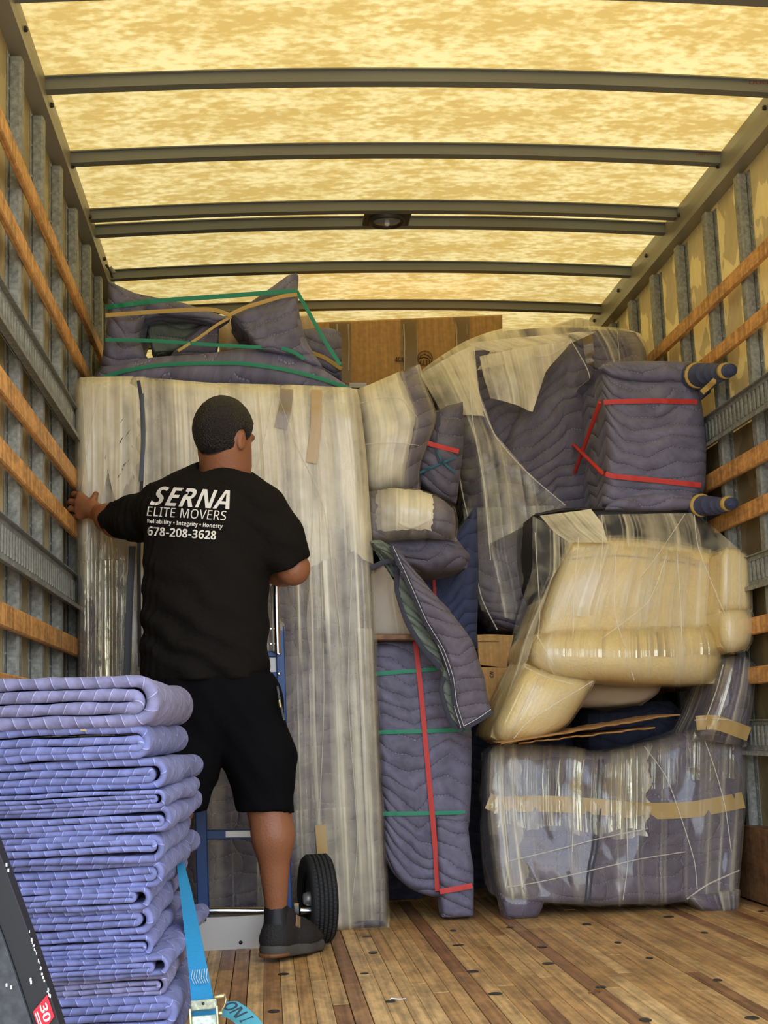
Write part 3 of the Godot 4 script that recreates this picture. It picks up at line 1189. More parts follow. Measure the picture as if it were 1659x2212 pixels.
func build_left_load() -> void:
	var t := thing("wrapped_table", "upturned pad-wrapped table tied with green and yellow bands on top of the wardrobe", "table")
	var d := 4.95
	var base := slab([224, 792, 330, 772, 440, 764, 560, 750, 640, 768, 700, 800, 762, 840], [764, 842], [204, 822, 340, 832, 480, 839, 765, 848], [212, 808], d, 0.55, {"r": 0.05, "b": 0.05, "n": 0.014, "nf": 4.0, "seed": 2.0})
	pad("table_top", base, M.pad, t)
	var leg1 := slab([234, 607, 280, 628, 322, 646], [312, 690, 300, 730, 318, 780], [214, 812, 260, 806, 325, 790], [231, 700], d + 0.02, 0.34, {"r": 0.045, "b": 0.04, "n": 0.018, "nf": 5.0, "seed": 3.0})
	pad("apron", leg1, M.pad, t)
	var arm := slab([296, 634, 380, 652, 440, 668, 492, 686], [480, 694], [308, 694, 350, 684, 420, 690, 466, 704], [], d + 0.06, 0.1, {"r": 0.03, "b": 0.02, "n": 0.012, "seed": 4.0, "nf": 6.0})
	pad("pad_flap", arm, M.pad, t)
	strip("binding", arm, [312, 694, 350, 686, 420, 692, 470, 703], 0.016, M.binding, t, 0.006)
	var peak := slab([500, 680, 545, 650, 590, 618, 622, 595, 641, 590], [643, 640, 646, 680, 664, 740, 706, 806], [562, 760, 620, 772, 706, 808], [522, 712, 545, 738], d - 0.01, 0.3, {"r": 0.04, "b": 0.04, "n": 0.014, "seed": 5.0, "nf": 5.0})
	pad("table_leg", peak, M.pad, t)
	strip("binding", peak, [505, 684, 528, 712, 552, 722], 0.012, M.binding, t, 0.006)
	var fold := slab([528, 712, 580, 672, 640, 640], [642, 690, 650, 740], [560, 756, 610, 764, 660, 770], [545, 738], d - 0.05, 0.06, {"r": 0.025, "b": 0.02, "n": 0.01, "seed": 6.0})
	pad("pad_flap", fold, M.pad, t)
	var lin1 := slab([318, 700, 390, 690, 462, 694], [470, 720], [330, 768, 400, 756, 470, 736], [322, 735], d + 0.16, 0.08, {"r": 0.02, "b": 0.02, "n": 0.03, "seed": 8.0, "nf": 7.0})
	pad("pad_lining", lin1, M.lining, t)
	var dark := slab([405, 732, 440, 704, 470, 692], [472, 730], [372, 770, 420, 768, 468, 764], [], d + 0.09, 0.05, {"r": 0.015, "n": 0.02, "seed": 9.0})
	pad("pad_fold", dark, M.pad_dim, t)
	strip("elastic_band", leg1, [229, 664, 280, 657, 326, 651], 0.017, M.green, t, 0.012)
	strip("elastic_band", {"d": d - 0.06}, [322, 651, 480, 640, 600, 631, 641, 629], 0.017, M.green, t)
	strip("elastic_band", {"d": d - 0.03}, [641, 629, 672, 684, 700, 734, 735, 788], 0.014, M.green, t)
	strip("elastic_band", {"d": d - 0.055}, [228, 734, 330, 736, 460, 745, 560, 750, 612, 753, 640, 764, 657, 776], 0.013, M.green, t)
	strip("elastic_band", base, [222, 816, 262, 803, 300, 795, 350, 788, 420, 785, 520, 785, 610, 797, 680, 814, 752, 838], 0.014, M.green, t, 0.012)
	strip("elastic_band", {"d": d - 0.065}, [228, 681, 340, 673, 440, 668, 470, 671, 500, 682], 0.015, M.yellow, t)
	strip("elastic_band", {"d": d - 0.065}, [496, 680, 530, 664, 570, 652, 610, 640, 642, 636], 0.014, M.yellow, t)
	strip("elastic_band", {"d": d - 0.055}, [500, 684, 465, 704, 432, 728, 384, 758], 0.010, M.yellow, t)
	var inner := thing("film_wrapped_box", "pale film-wrapped carton seen through the opening of the upturned table", "box")
	var ib := slab([470, 690, 520, 694], [556, 748], [476, 762, 556, 752], [], d + 0.32, 0.2, {"r": 0.01, "n": 0.0})
	pad("carton", ib, M.carton, inner)
	film(ib, inner, M.film_thick)
	var roll := thing("folded_pad", "grey folded moving pad with a yellow band between the upturned table and the big carton", "blanket")
	var rs := slab([646, 712, 700, 708, 726, 712, 737, 722], [738, 770], [650, 800, 700, 812, 738, 822], [], 5.45, 0.4, {"r": 0.05, "b": 0.03, "n": 0.012, "seed": 12.0})
	pad("pad_body", rs, M.pad, roll)
	strip("elastic_band", rs, [662, 758, 700, 772, 738, 797], 0.016, M.yellow, roll, 0.008)
	var sm := thing("small_carton", "small clear-taped carton behind the peak of the upturned table", "box")
	var sb := slab([638, 684, 668, 682], [676, 716], [640, 838, 676, 838], [], 5.9, 0.2, {"r": 0.008, "n": 0.0})
	pad("carton", sb, M.carton, sm)
	film(sb, sm, M.film_thick)
	# the big carton under the last roof bow
	var bx := thing("big_carton", "large brown cardboard carton with three upright tape strips under the farthest roof bow", "box")
	var bs := slab([640, 698, 760, 693, 1085, 680], [1086, 770], [640, 838, 1087, 832], [], 6.2, 0.5, {"r": 0.012, "b": 0.006, "n": 0.002, "nf": 2.0})
	pad("carton", bs, M.carton, bx)
	for x in [[735, 0.10], [883, 0.075], [996, 0.08]]:
		strip("packing_tape", bs, [x[0], 696.0 - (x[0] - 735) * 0.045, x[0] + 1, 828], x[1], M.tape_clear, bx, 0.004)
	for x in [728, 752, 872, 899, 985, 1008]:
		strip("tape_crease", bs, [x, 700, x + 2, 745, x + 1, 800], 0.005, M.film_edge, bx, 0.006)
	text_on("print", "40X", [Vector2(853, 771), Vector2(873, 771), Vector2(853, 782), Vector2(873, 782)], func(_p: Vector2) -> float: return 6.185, M.ink, bx)
	var ring := []
	for rr in [16.5, 14.5]:
		var pts := []
		for k in 33:
			var a := k * TAU / 32
			pts.append(at(918 + rr * cos(a), 774 + rr * sin(a), 6.185))
		ring.append(tube(pts, 0.0011, -1.0, 6, false))
	# a humped four-legged beast inside the ring
	for ln in [[906, 776, 909, 768, 917, 765, 925, 768, 931, 774], [909, 779, 908, 786], [914, 779, 914, 787], [922, 778, 922, 787], [927, 777, 928, 784], [907, 774, 915, 772, 926, 774]]:
		var pts := []
		for k in range(0, ln.size(), 2):
			pts.append(at(ln[k], ln[k + 1], 6.185))
		ring.append(tube(pts, 0.0022, -1.0, 6))
	obj("emblem", mesh_of(ring), M.ink, bx)
	strip("paper_fringe", {"d": 6.1}, [755, 832, 792, 832], 0.022, M.white, bx)

# ---------------------------------------------------------------- the load, middle
func build_middle_load() -> void:
	var t := thing("wrapped_chair", "pad-wrapped upholstered chair in cloudy film standing between wardrobe and couch", "chair")
	var bk := slab([758, 850, 800, 835, 850, 813, 905, 790], [912, 822, 930, 866, 942, 905, 924, 960, 906, 1010, 905, 1066], [784, 1066, 850, 1060, 905, 1068], [774, 960], 4.92, 0.3, {"r": 0.07, "b": 0.07, "n": 0.012, "seed": 20.0})
	pad("backrest", bk, M.pad_mauve, t)
	var st := slab([782, 1064, 850, 1056, 905, 1062, 955, 1078, 980, 1100], [985, 1130, 982, 1164], [786, 1176, 850, 1166, 920, 1163, 984, 1168], [], 4.84, 0.45, {"r": 0.06, "b": 0.06, "n": 0.014, "seed": 21.0})
	pad("seat", st, M.pad_mauve, t)
	var lo := slab([800, 1162, 880, 1160, 984, 1160], [1004, 1186, 1016, 1200, 1012, 1216], [860, 1226, 930, 1240, 1008, 1228], [826, 1190], 4.92, 0.45, {"r": 0.05, "b": 0.05, "n": 0.01, "seed": 22.0})
	pad("seat_base", lo, M.pad_dim, t)
	film(bk, t, M.film_thick, 0.008, 0.0, 1.0, 0.0, 0.72, Vector2(0.2, 0.0))
	film(bk, t, M.film, 0.006, 0.0, 1.0, 0.6, 1.0, Vector2(0.5, 0.0))
	film(st, t, M.film, 0.008, 0.0, 1.0, 0.0, 1.0, Vector2(0.1, 0.3))
	film(st, t, M.film_thick, 0.011, 0.05, 0.75, 0.16, 0.72, Vector2(0.6, 0.3))
	for e in [[776, 872, 830, 858, 868, 862, 900, 900], [784, 960, 850, 956, 905, 962], [788, 1060, 850, 1056, 902, 1062]]:
		strip("film_edge", bk, e, 0.005, M.film_edge, t, 0.014)
	strip("film_edge", st, [862, 1128, 890, 1138, 930, 1120], 0.02, M.film_edge, t, 0.016)
	# the tied bundle
	var b := thing("tied_bundle", "small upright pad bundle with a red band and teal cords between chair and couch", "bundle")
	var bs := slab([938, 888, 970, 878, 1000, 868], [1001, 960, 992, 1040], [902, 1042, 940, 1070, 986, 1088], [926, 940, 905, 985], 5.0, 0.3, {"r": 0.045, "b": 0.05, "n": 0.022, "nf": 6.0, "seed": 25.0})
	pad("pad_body", bs, M.pad_dim, b)
	strip("elastic_band", bs, [924, 957, 955, 966, 991, 975], 0.017, M.red, b, 0.008)
	strip("cord", bs, [902, 1024, 940, 1006, 985, 988], 0.009, M.teal, b, 0.008)
	strip("cord", bs, [944, 975, 958, 1000, 984, 1022], 0.008, M.teal, b, 0.008)
	strip("binding", bs, [946, 890, 948, 930, 940, 965, 952, 1000], 0.012, M.binding, b, 0.006)
	# dark bundle down in the gap
	var k := thing("dark_bundle", "dark blue pad bundle with a thin red band deep in the gap under the chair", "bundle")
	var ks := slab([880, 1200, 950, 1190, 1030, 1090], [1034, 1250, 1030, 1372], [880, 1420, 960, 1420, 1032, 1400], [], 5.25, 0.4, {"r": 0.05, "b": 0.04, "n": 0.016, "seed": 26.0})
	pad("pad_body", ks, M.pad_blue, k)
	strip("elastic_band", ks, [936, 1236, 940, 1290, 946, 1335], 0.012, M.red, k, 0.008)
	# pale box and the blanket hung over it
	var w := thing("pale_box", "pale film-wrapped box tucked behind the hanging blanket", "box")
	var ws := slab([796, 1240, 830, 1218, 870, 1200], [880, 1290, 896, 1374], [800, 1374, 900, 1376], [], 4.92, 0.35, {"r": 0.02, "b": 0.01, "n": 0.003})
	pad("carton", ws, M.cream, w)
	film(ws, w, M.film, 0.005)
	var sh := thing("wooden_shelf", "dark board under the pale film-wrapped box", "board")
	obj("board", bar(at(796, 1382, 4.95), at(912, 1382, 4.95), 0.02, 0.3, 0.003, Vector3.UP), M.kick, sh)
	var h := thing("hanging_blanket", "grey moving blanket hung in folds with its green lining turned out", "blanket")
	var outer := slab([846, 1178, 868, 1196, 886, 1220], [925, 1268, 965, 1312, 1020, 1384, 1044, 1466, 1062, 1540], [1000, 1578, 1030, 1562, 1063, 1541], [882, 1270, 920, 1345, 957, 1402, 976, 1462, 984, 1520], 4.70, 0.05, {"r": 0.016, "b": 0.03, "n": 0.01, "seed": 30.0, "nf": 6.0})
	pad("outer_side", outer, M.pad_mauve, h)
	var lg := slab([797, 1170, 822, 1170, 846, 1182], [880, 1240, 912, 1330, 946, 1400, 966, 1462], [946, 1440, 968, 1466], [860, 1226, 858, 1276, 880, 1345, 912, 1396], 4.74, 0.025, {"r": 0.01, "b": 0.012, "n": 0.012, "seed": 31.0, "nf": 7.0})
	pad("lining_side", lg, M.lining, h)
	var under := slab([958, 1440, 976, 1462], [984, 1510, 998, 1580], [972, 1560, 1000, 1580], [952, 1490], 4.73, 0.03, {"r": 0.01, "b": 0.01, "n": 0.006, "seed": 32.0})
	pad("lower_fold", under, M.lining, h)
	strip("binding", outer, [846, 1180, 882, 1258, 918, 1340, 955, 1402, 976, 1462, 984, 1520, 1000, 1578], 0.02, M.binding, h, 0.008, 0.012)
	strip("binding", lg, [800, 1228, 830, 1214, 856, 1214, 858, 1276, 880, 1345, 912, 1398, 950, 1442], 0.018, M.binding, h, 0.006, 0.010)
	strip("binding", under, [960, 1462, 952, 1490, 972, 1556, 990, 1574], 0.016, M.binding, h, 0.008, 0.010)
	strip("binding", outer, [1002, 1572, 1032, 1556, 1062, 1536], 0.02, M.binding, h, 0.006, 0.008)
	for o in [-4, 3]:
		strip("stitching", outer, [846 + o, 1180, 882 + o, 1258, 918 + o, 1340, 955 + o, 1402, 976 + o, 1462, 984 + o, 1520, 1000 + o, 1572], 0.0022, M.thread, h, 0.016)
	strip("stitching", outer, [1002, 1568, 1032, 1552, 1061, 1532], 0.0025, M.thread, h, 0.012)
	# leaf with its leg
	var f := thing("wrapped_tabletop", "pad-wrapped round-cornered tabletop on edge with red and green bands and one square leg", "table")
	var fs := slab([802, 1386, 880, 1382, 960, 1380, 1000, 1390], [1012, 1480, 1017, 1580, 1018, 1690, 1012, 1790, 985, 1900], [830, 1850, 850, 1888, 890, 1922, 940, 1938, 966, 1928], [812, 1560, 824, 1720], 4.88, 0.12, {"r": 0.04, "b": 0.02, "n": 0.008, "seed": 33.0})
	pad("tabletop", fs, M.pad, f)
	var lg2 := slab([943, 1762, 980, 1762, 1008, 1756], [1018, 1850, 1023, 1900, 1023, 1970], [955, 1981, 990, 1982, 1022, 1978], [945, 1850, 950, 1920], 4.84, 0.11, {"r": 0.02, "b": 0.012, "n": 0.006, "seed": 34.0})
	pad("leg", lg2, M.pad, f)
	for g in [[810, 1456, 870, 1451, 945, 1445], [818, 1582, 900, 1580, 1010, 1576], [827, 1758, 910, 1757, 1005, 1755]]:
		strip("elastic_band", fs, g, 0.014, M.green, f, 0.007)
	strip("elastic_band", fs, [897, 1386, 908, 1480, 919, 1600, 930, 1720, 940, 1830, 945, 1925], 0.017, M.red, f, 0.012)
	strip("elastic_band", lg2, [950, 1926, 985, 1920, 1020, 1913], 0.018, M.red, f, 0.008)
	# cartons in the gap
	var c1 := thing("gap_carton", "brown carton in the gap right of the hanging blanket, upper of two", "box", "")
	var c1s := slab([1030, 1371, 1062, 1370, 1110, 1372], [1096, 1440], [1034, 1437, 1100, 1440], [], 5.3, 0.3, {"r": 0.006, "n": 0.0, "b": 0.0})
	pad("carton", c1s, M.carton, c1)
	strip("flap_edge", c1s, [1030, 1386, 1078, 1386], 0.003, M.kick, c1, 0.002)
	var c2 := thing("gap_carton", "brown carton in the gap right of the hanging blanket, lower of two", "box", "")
	var c2s := slab([1034, 1441, 1100, 1442], [1092, 1500], [1040, 1520, 1092, 1520], [], 5.24, 0.3, {"r": 0.006, "n": 0.0, "b": 0.0})
	pad("carton", c2s, M.carton, c2)
	text_on("print", "CN", [Vector2(1058, 1462), Vector2(1058, 1450), Vector2(1066, 1464), Vector2(1066, 1452)], func(_p: Vector2) -> float: return 5.236, M.ink, c2)
	# what stands farther in and closes the gaps
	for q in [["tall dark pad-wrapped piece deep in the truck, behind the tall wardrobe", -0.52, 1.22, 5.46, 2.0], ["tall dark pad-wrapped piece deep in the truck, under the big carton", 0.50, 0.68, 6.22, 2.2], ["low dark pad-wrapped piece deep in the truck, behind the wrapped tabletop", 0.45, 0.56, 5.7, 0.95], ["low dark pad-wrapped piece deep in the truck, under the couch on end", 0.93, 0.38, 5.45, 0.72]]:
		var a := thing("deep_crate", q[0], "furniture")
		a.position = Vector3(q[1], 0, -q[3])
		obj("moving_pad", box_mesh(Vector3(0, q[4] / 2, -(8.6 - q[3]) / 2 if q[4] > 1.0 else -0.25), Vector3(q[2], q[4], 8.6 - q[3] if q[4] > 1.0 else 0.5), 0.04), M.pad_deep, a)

# ---------------------------------------------------------------- the load, right
func build_right_load() -> void:
	# big couch behind
	var t := thing("wrapped_couch", "large pad-wrapped couch standing on end under loose film behind the red-banded bundle", "couch")
	var body := slab([908, 806, 960, 770, 1010, 740, 1080, 716, 1200, 707, 1330, 712, 1380, 724], [1394, 770, 1398, 900, 1400, 1100], [1075, 1366, 1200, 1390, 1400, 1380], [950, 890, 985, 980, 998, 1080, 1003, 1180, 1012, 1260, 1032, 1320], 5.5, 0.6, {"r": 0.09, "b": 0.04, "n": 0.012, "seed": 40.0, "step": 0.03})
	pad("couch_back", body, M.pad_dim, t)
	var arch_ := slab([1150, 840, 1190, 776, 1230, 742, 1262, 742], [1288, 768, 1304, 830, 1312, 1000], [1040, 1180, 1180, 1180, 1312, 1110], [1090, 960], 5.42, 0.2, {"r": 0.06, "b": 0.05, "n": 0.014, "seed": 41.0, "ny": 0.4})
	pad("couch_arm", arch_, M.pad_dim, t)
	var foot := slab([1006, 1145, 1060, 1130, 1120, 1118, 1185, 1120], [1190, 1260], [1072, 1360, 1120, 1368, 1190, 1370], [1012, 1240, 1032, 1310], 5.40, 0.3, {"r": 0.06, "b": 0.06, "n": 0.012, "seed": 42.0})
	pad("couch_arm", foot, M.pad_dim, t)
	var rollp := slab([1230, 722, 1300, 712, 1372, 718], [1396, 760, 1398, 860], [1300, 900, 1398, 900], [1262, 770, 1296, 840], 5.40, 0.2, {"r": 0.06, "b": 0.04, "n": 0.012, "seed": 43.0})
	pad("couch_cushion", rollp, M.pad_dim, t)
	film(rollp, t, M.film, 0.008)
	strip("packing_tape", rollp, [1268, 722, 1276, 780, 1292, 850], 0.04, M.tape_clear, t, 0.012)
	strip("film_edge", rollp, [1334, 716, 1338, 780, 1336, 850], 0.005, M.film_edge, t, 0.014)
	film(body, t, M.film_thick, 0.01, 0.0, 0.06)
	# the loose film drawn down to the right
	obj("stretch_film", mesh_of([sheet([906, 808, 5.44, 950, 890, 5.38, 985, 985, 5.36, 1000, 1100, 5.34, 1010, 1200, 5.34], [1024, 746, 5.36, 1036, 850, 5.30, 1070, 940, 5.28, 1140, 1020, 5.24, 1222, 1092, 5.2], 30, 14, 0.03, 0.02, 0.002, 1.0)]), M.film, t)
	obj("stretch_film", mesh_of([sheet([908, 808, 5.42, 930, 850, 5.36, 958, 900, 5.34], [1022, 746, 5.34, 1030, 830, 5.28, 1046, 900, 5.26], 14, 12, 0.03, 0.02, 0.002, 2.0)]), M.film_thick, t)
	obj("stretch_film", mesh_of([sheet([1000, 1100, 5.33, 1010, 1200, 5.33, 1040, 1320, 5.3], [1222, 1092, 5.19, 1150, 1180, 5.24, 1110, 1340, 5.28], 20, 12, 0.02, 0.02, 0.002, 3.0)]), M.film_clear, t)
	obj("stretch_film", mesh_of([sheet([1036, 770, 5.30, 1044, 810, 5.29, 1060, 860, 5.29], [1238, 736, 5.32, 1180, 800, 5.30, 1150, 890, 5.29], 12, 12, 0.02, 0.015, 0.002, 4.0)]), M.film_thick, t)
	obj("stretch_film", mesh_of([sheet([1010, 742, 5.36, 1060, 760, 5.33, 1030, 800, 5.33], [1290, 716, 5.36, 1236, 740, 5.34, 1180, 770, 5.33], 10, 12, 0.02, 0.015, 0.002, 5.0)]), M.film_thick, t)
	for e in [[[1024, 746, 1034, 850, 1070, 942, 1140, 1022, 1222, 1092], 5.22], [[1012, 760, 1020, 900, 1046, 1050, 1060, 1210], 5.26], [[985, 985, 1002, 1080, 1022, 1160], 5.32], [[1232, 732, 1270, 800, 1284, 870], 5.30], [[1030, 745, 1100, 760, 1180, 770, 1236, 736], 5.29], [[1016, 1180, 1040, 1290, 1074, 1360], 5.29]]:
		strip("film_edge", {"d": e[1]}, e[0], 0.009, M.film_edge, t)
	strip("binding", foot, [1014, 1150, 1080, 1132, 1130, 1118], 0.03, M.binding, t, 0.008)
	var lump := thing("plastic_lump", "clear plastic-covered rounded hump on top of the couch near the right roof rail", "cushion")
	var ls := slab([1196, 706, 1222, 696, 1250, 689, 1272, 694, 1290, 708], [], [1194, 740, 1292, 740], [], 5.75, 0.3, {"r": 0.04, "b": 0.04})
	pad("cushion", ls, M.cream, lump)
	film(ls, lump, M.film_thick)
	# red-banded bundle
	var b := thing("banded_bundle", "square grey pad bundle tied with crossing red bands on top of the tan sofa", "bundle")
	var bs := slab([1298, 792, 1330, 812, 1400, 818, 1460, 812, 1502, 802], [1514, 860, 1520, 900, 1526, 960, 1524, 1040, 1514, 1090], [1296, 1100, 1400, 1100, 1515, 1098], [1303, 870, 1310, 960, 1306, 1030], 5.0, 0.62, {"r": 0.05, "b": 0.05, "n": 0.022, "nf": 4.5, "seed": 45.0})
	pad("moving_pad", bs, M.pad, b)
	var rl := slab([1292, 796, 1312, 783, 1400, 780, 1470, 781, 1505, 785], [1512, 800], [1322, 818, 1400, 828, 1470, 828, 1506, 822], [1310, 806], 4.99, 0.5, {"r": 0.03, "b": 0.03, "n": 0.012, "seed": 46.0})
	pad("rolled_edge", rl, M.pad, b)
	var btm := slab([1330, 1078, 1420, 1064, 1510, 1068], [1522, 1084], [1300, 1102, 1420, 1104, 1515, 1100], [], 4.97, 0.2, {"r": 0.02, "b": 0.03, "n": 0.012, "seed": 47.0})
	pad("lower_fold", btm, M.pad, b)
	for lg in [[1496, 812, 1550, 806, 1580, 799, 0.05, 0.022, 4.98, 4.68], [1504, 1092, 1556, 1093, 1584, 1087, 0.042, 0.020, 4.98, 4.72]]:
		var a1 := at(lg[0], lg[1], lg[8])
		var a2 := at(lg[2], lg[3], (lg[8] + lg[9]) / 2.0)
		var a3 := at(lg[4], lg[5], lg[9])
		var leg := obj("wrapped_leg", mesh_of([tube([a1, a1.lerp(a2, 0.5), a2, a2.lerp(a3, 0.6), a3], lg[6], lg[7], 16)]), M.pad_blue, b)
		for k in 2:
			var c0: Vector3 = a1.lerp(a3, 0.12 + 0.72 * k)
			var ax: Vector3 = (a3 - a1).normalized()
			var rr: float = lerpf(lg[6], lg[7], 0.12 + 0.72 * k) + 0.003
			obj("tape_band", mesh_of([tube([c0 - ax * 0.012 + Vector3(0.004, 0, 0), c0 + ax * 0.012], rr, rr, 16)]), M.yellow, leg)
	var skirt := slab([1500, 812, 1540, 800, 1582, 800], [1570, 816], [1512, 866, 1540, 838, 1562, 822], [], [4.98, 4.70, 4.72, 4.98], 0.03, {"r": 0.02, "n": 0.008, "seed": 48.0})
	pad("pad_flap", skirt, M.pad_blue, b)
	strip("tape_band", skirt, [1516, 848, 1540, 826, 1560, 806], 0.02, M.yellow, b, 0.004)
	strip("elastic_band", bs, [1304, 869, 1340, 867, 1420, 866, 1506, 868], 0.018, M.red, b, 0.012)
	strip("elastic_band", bs, [1308, 1022, 1322, 1028, 1400, 1036, 1514, 1048], 0.019, M.red, b, 0.012)
	# on its left flank, from the front corner to the back corner
	for q in [[1304, 869, 4.98, 1226, 1084, 5.56], [1310, 1023, 4.96, 1219, 934, 5.58]]:
		var pa := at(q[0], q[1], q[2])
		var pb := at(q[3], q[4], q[5])
		var pts := []
		for k in 9:
			pts.append(pa.lerp(pb, k / 8.0) + Vector3(-0.014, 0, 0))
		obj("elastic_band", mesh_of([tube(pts, 0.009, 0.007, 6)]), M.red, b)
	build_sofa()
	build_console()

func build_sofa() -> void:
	var t := thing("tan_sofa", "tan leather sofa wrapped in clear film, tipped over on the low wrapped chest", "sofa")
	var back := slab([1228, 1168, 1300, 1162, 1400, 1166, 1500, 1182, 1560, 1196], [1556, 1280, 1552, 1390], [1150, 1400, 1300, 1410, 1552, 1400], [1206, 1230, 1178, 1300, 1158, 1370], 4.92, 0.45, {"r": 0.05, "b": 0.06, "n": 0.008, "seed": 50.0, "nf": 2.5})
	pad("seat_back", back, M.leather, t)
	var pipe := slab([1232, 1172, 1340, 1166, 1480, 1182, 1558, 1200], [1558, 1226], [1226, 1206, 1340, 1198, 1470, 1212, 1556, 1230], [1228, 1190], 4.90, 0.2, {"r": 0.022, "b": 0.012, "n": 0.003, "seed": 51.0})
	pad("top_roll", pipe, M.leather, t)
	var roll := slab([1158, 1372, 1240, 1362, 1400, 1360, 1546, 1352], [1558, 1390, 1558, 1430, 1546, 1474], [1166, 1452, 1240, 1466, 1400, 1478, 1544, 1476], [1144, 1396, 1146, 1430], 4.80, 0.5, {"r": 0.09, "b": 0.05, "n": 0.006, "seed": 52.0, "nf": 2.0})
	pad("seat_cushion", roll, M.leather, t)
	var arm := slab([1132, 1432, 1180, 1448, 1230, 1462, 1284, 1470], [1262, 1510, 1228, 1560, 1190, 1588], [1060, 1592, 1090, 1606, 1140, 1602, 1188, 1590], [1110, 1470, 1082, 1530, 1062, 1575], 4.80, 0.4, {"r": 0.06, "b": 0.05, "n": 0.01, "seed": 53.0, "nf": 4.0})
	pad("armrest", arm, M.leather, t)
	var up := slab([1556, 1196, 1580, 1180, 1619, 1206], [1621, 1260, 1622, 1318], [1552, 1320, 1622, 1318], [1554, 1260], 4.74, 0.2, {"r": 0.025, "b": 0.02, "n": 0.005, "seed": 54.0})
	pad("side_panel", up, M.leather, t)
	var arm2 := slab([1552, 1320, 1590, 1316, 1622, 1318], [1628, 1350, 1622, 1384], [1556, 1398, 1580, 1410, 1612, 1402], [1552, 1360], 4.72, 0.2, {"r": 0.04, "b": 0.03, "n": 0.005, "seed": 55.0})
	pad("armrest", arm2, M.leather, t)
	var under := slab([1154, 1112, 1200, 1100, 1290, 1097, 1400, 1096, 1480, 1100, 1506, 1110], [1540, 1150, 1570, 1190], [1180, 1300, 1300, 1240, 1570, 1230], [1150, 1180, 1160, 1250], 5.0, 0.35, {"r": 0.015, "b": 0.0, "n": 0.006, "seed": 56.0})
	pad("bottom_cloth", under, M.cambric, t)
	obj("frame_rail", mesh_of([tube([at(1156, 1113, 4.98), at(1220, 1101, 4.98), at(1300, 1098, 4.98), at(1400, 1097, 4.98), at(1486, 1101, 4.98)], 0.006)]), M.black_paint, t)
	var hollow := slab([1270, 1470, 1340, 1476, 1430, 1478], [1420, 1500], [1235, 1530, 1310, 1528, 1390, 1520], [], 5.1, 0.2, {"r": 0.04, "b": 0.02, "n": 0.02, "seed": 57.0})
	pad("torn_lining", hollow, M.paper, t)
	for s in [back, roll, arm, up, arm2]:
		film(s, t, M.film, 0.007, 0.0, 1.0, 0.0, 1.0, Vector2(rng.randf(), rng.randf()))
	film(roll, t, M.film_shine, 0.012, 0.0, 0.5, 0.05, 0.95, Vector2(0.2, 0.3))
	film(arm, t, M.film_shine, 0.012, 0.05, 0.95, 0.0, 0.4, Vector2(0.3, 0.1))
	film(back, t, M.film, 0.010, 0.0, 0.7, 0.0, 0.6, Vector2(0.7, 0.2))
	film(back, t, M.film, 0.012, 0.0, 0.9, 0.05, 0.8, Vector2(0.4, 0.9))
	# the sheet of film over the bottom cloth, and its dark veil on the left
	obj("stretch_film", mesh_of([sheet([1166, 1114, 4.93, 1196, 1150, 4.88, 1230, 1172, 4.86], [1276, 1100, 4.93, 1300, 1130, 4.9, 1312, 1172, 4.86], 10, 10, 0.0, 0.012, 0.002, 6.0)]), M.film_thick, t)
	obj("stretch_film", mesh_of([sheet([1292, 1112, 4.93, 1298, 1140, 4.9, 1300, 1172, 4.86], [1504, 1108, 4.95, 1556, 1152, 4.84, 1618, 1206, 4.73], 10, 14, 0.0, 0.012, 0.002, 7.0)]), M.film, t)
	obj("stretch_film", mesh_of([sheet([1150, 1114, 4.93, 1150, 1230, 4.9, 1118, 1330, 4.9, 1090, 1430, 4.9, 1062, 1560, 4.82], [1240, 1170, 4.86, 1192, 1250, 4.83, 1162, 1340, 4.82, 1142, 1420, 4.8, 1120, 1470, 4.76], 26, 10, 0.0, 0.012, 0.002, 8.0)]), M.film, t)
	for e in [[[1156, 1150, 1162, 1250, 1166, 1330, 1158, 1410], 4.85], [[1250, 1160, 1240, 1300, 1236, 1450], 4.78], [[1330, 1200, 1328, 1320, 1350, 1400, 1370, 1470], 4.76], [[1440, 1200, 1400, 1300, 1300, 1380, 1240, 1440], 4.77], [[1500, 1112, 1508, 1180, 1550, 1290, 1590, 1380], 4.71], [[1462, 1190, 1470, 1300, 1474, 1420], 4.77], [[1300, 1112, 1302, 1170, 1294, 1260], 4.84], [[1132, 1440, 1180, 1462, 1240, 1478], 4.72], [[1480, 1110, 1420, 1200, 1380, 1250], 4.84], [[1160, 1372, 1176, 1400, 1196, 1436], 4.74], [[1280, 1472, 1200, 1520, 1140, 1560, 1110, 1596], 4.72]]:
		strip("film_edge", {"d": e[1]}, e[0], 0.006, M.film_edge, t)
	strip("seam", back, [1226, 1208, 1340, 1200, 1470, 1214, 1556, 1232], 0.006, M.paper, t, 0.004)
	# torn cardboard slid under it
	for q in [["slid under the tan sofa, upper of two", [1082, 1606, 4.68], [1470, 1541, 4.8], 0.30], ["under the tan sofa, lower of two", [1120, 1604, 4.72], [1416, 1571, 4.76], 0.26]]:
		var c := thing("cardboard_sheet", "flat torn cardboard sheet " + q[0], "cardboard")
		var a := at(q[1][0], q[1][1], q[1][2])
		var b := at(q[2][0], q[2][1], q[2][2])
		var bk := Vector3(0, 0.004, -q[3])
		var rows := []
		var uvs := []
		for j in 4:
			var row := PackedVector3Array()
			var u := PackedVector2Array()
			for k in 25:
				var p := a.lerp(b, k / 24.0) + Vector3(0, 0.006 * nz.get_noise_2d(k * 22.0, q[1][0]), 0.012 * nz.get_noise_2d(k * 60.0, q[1][0]))
				p += bk if j == 1 or j == 2 else Vector3()
				p.y += -0.005 if j >= 2 else 0.0
				row.append(p)
				u.append(Vector2(k * 0.03, j))
			rows.append(row)
			uvs.append(u)
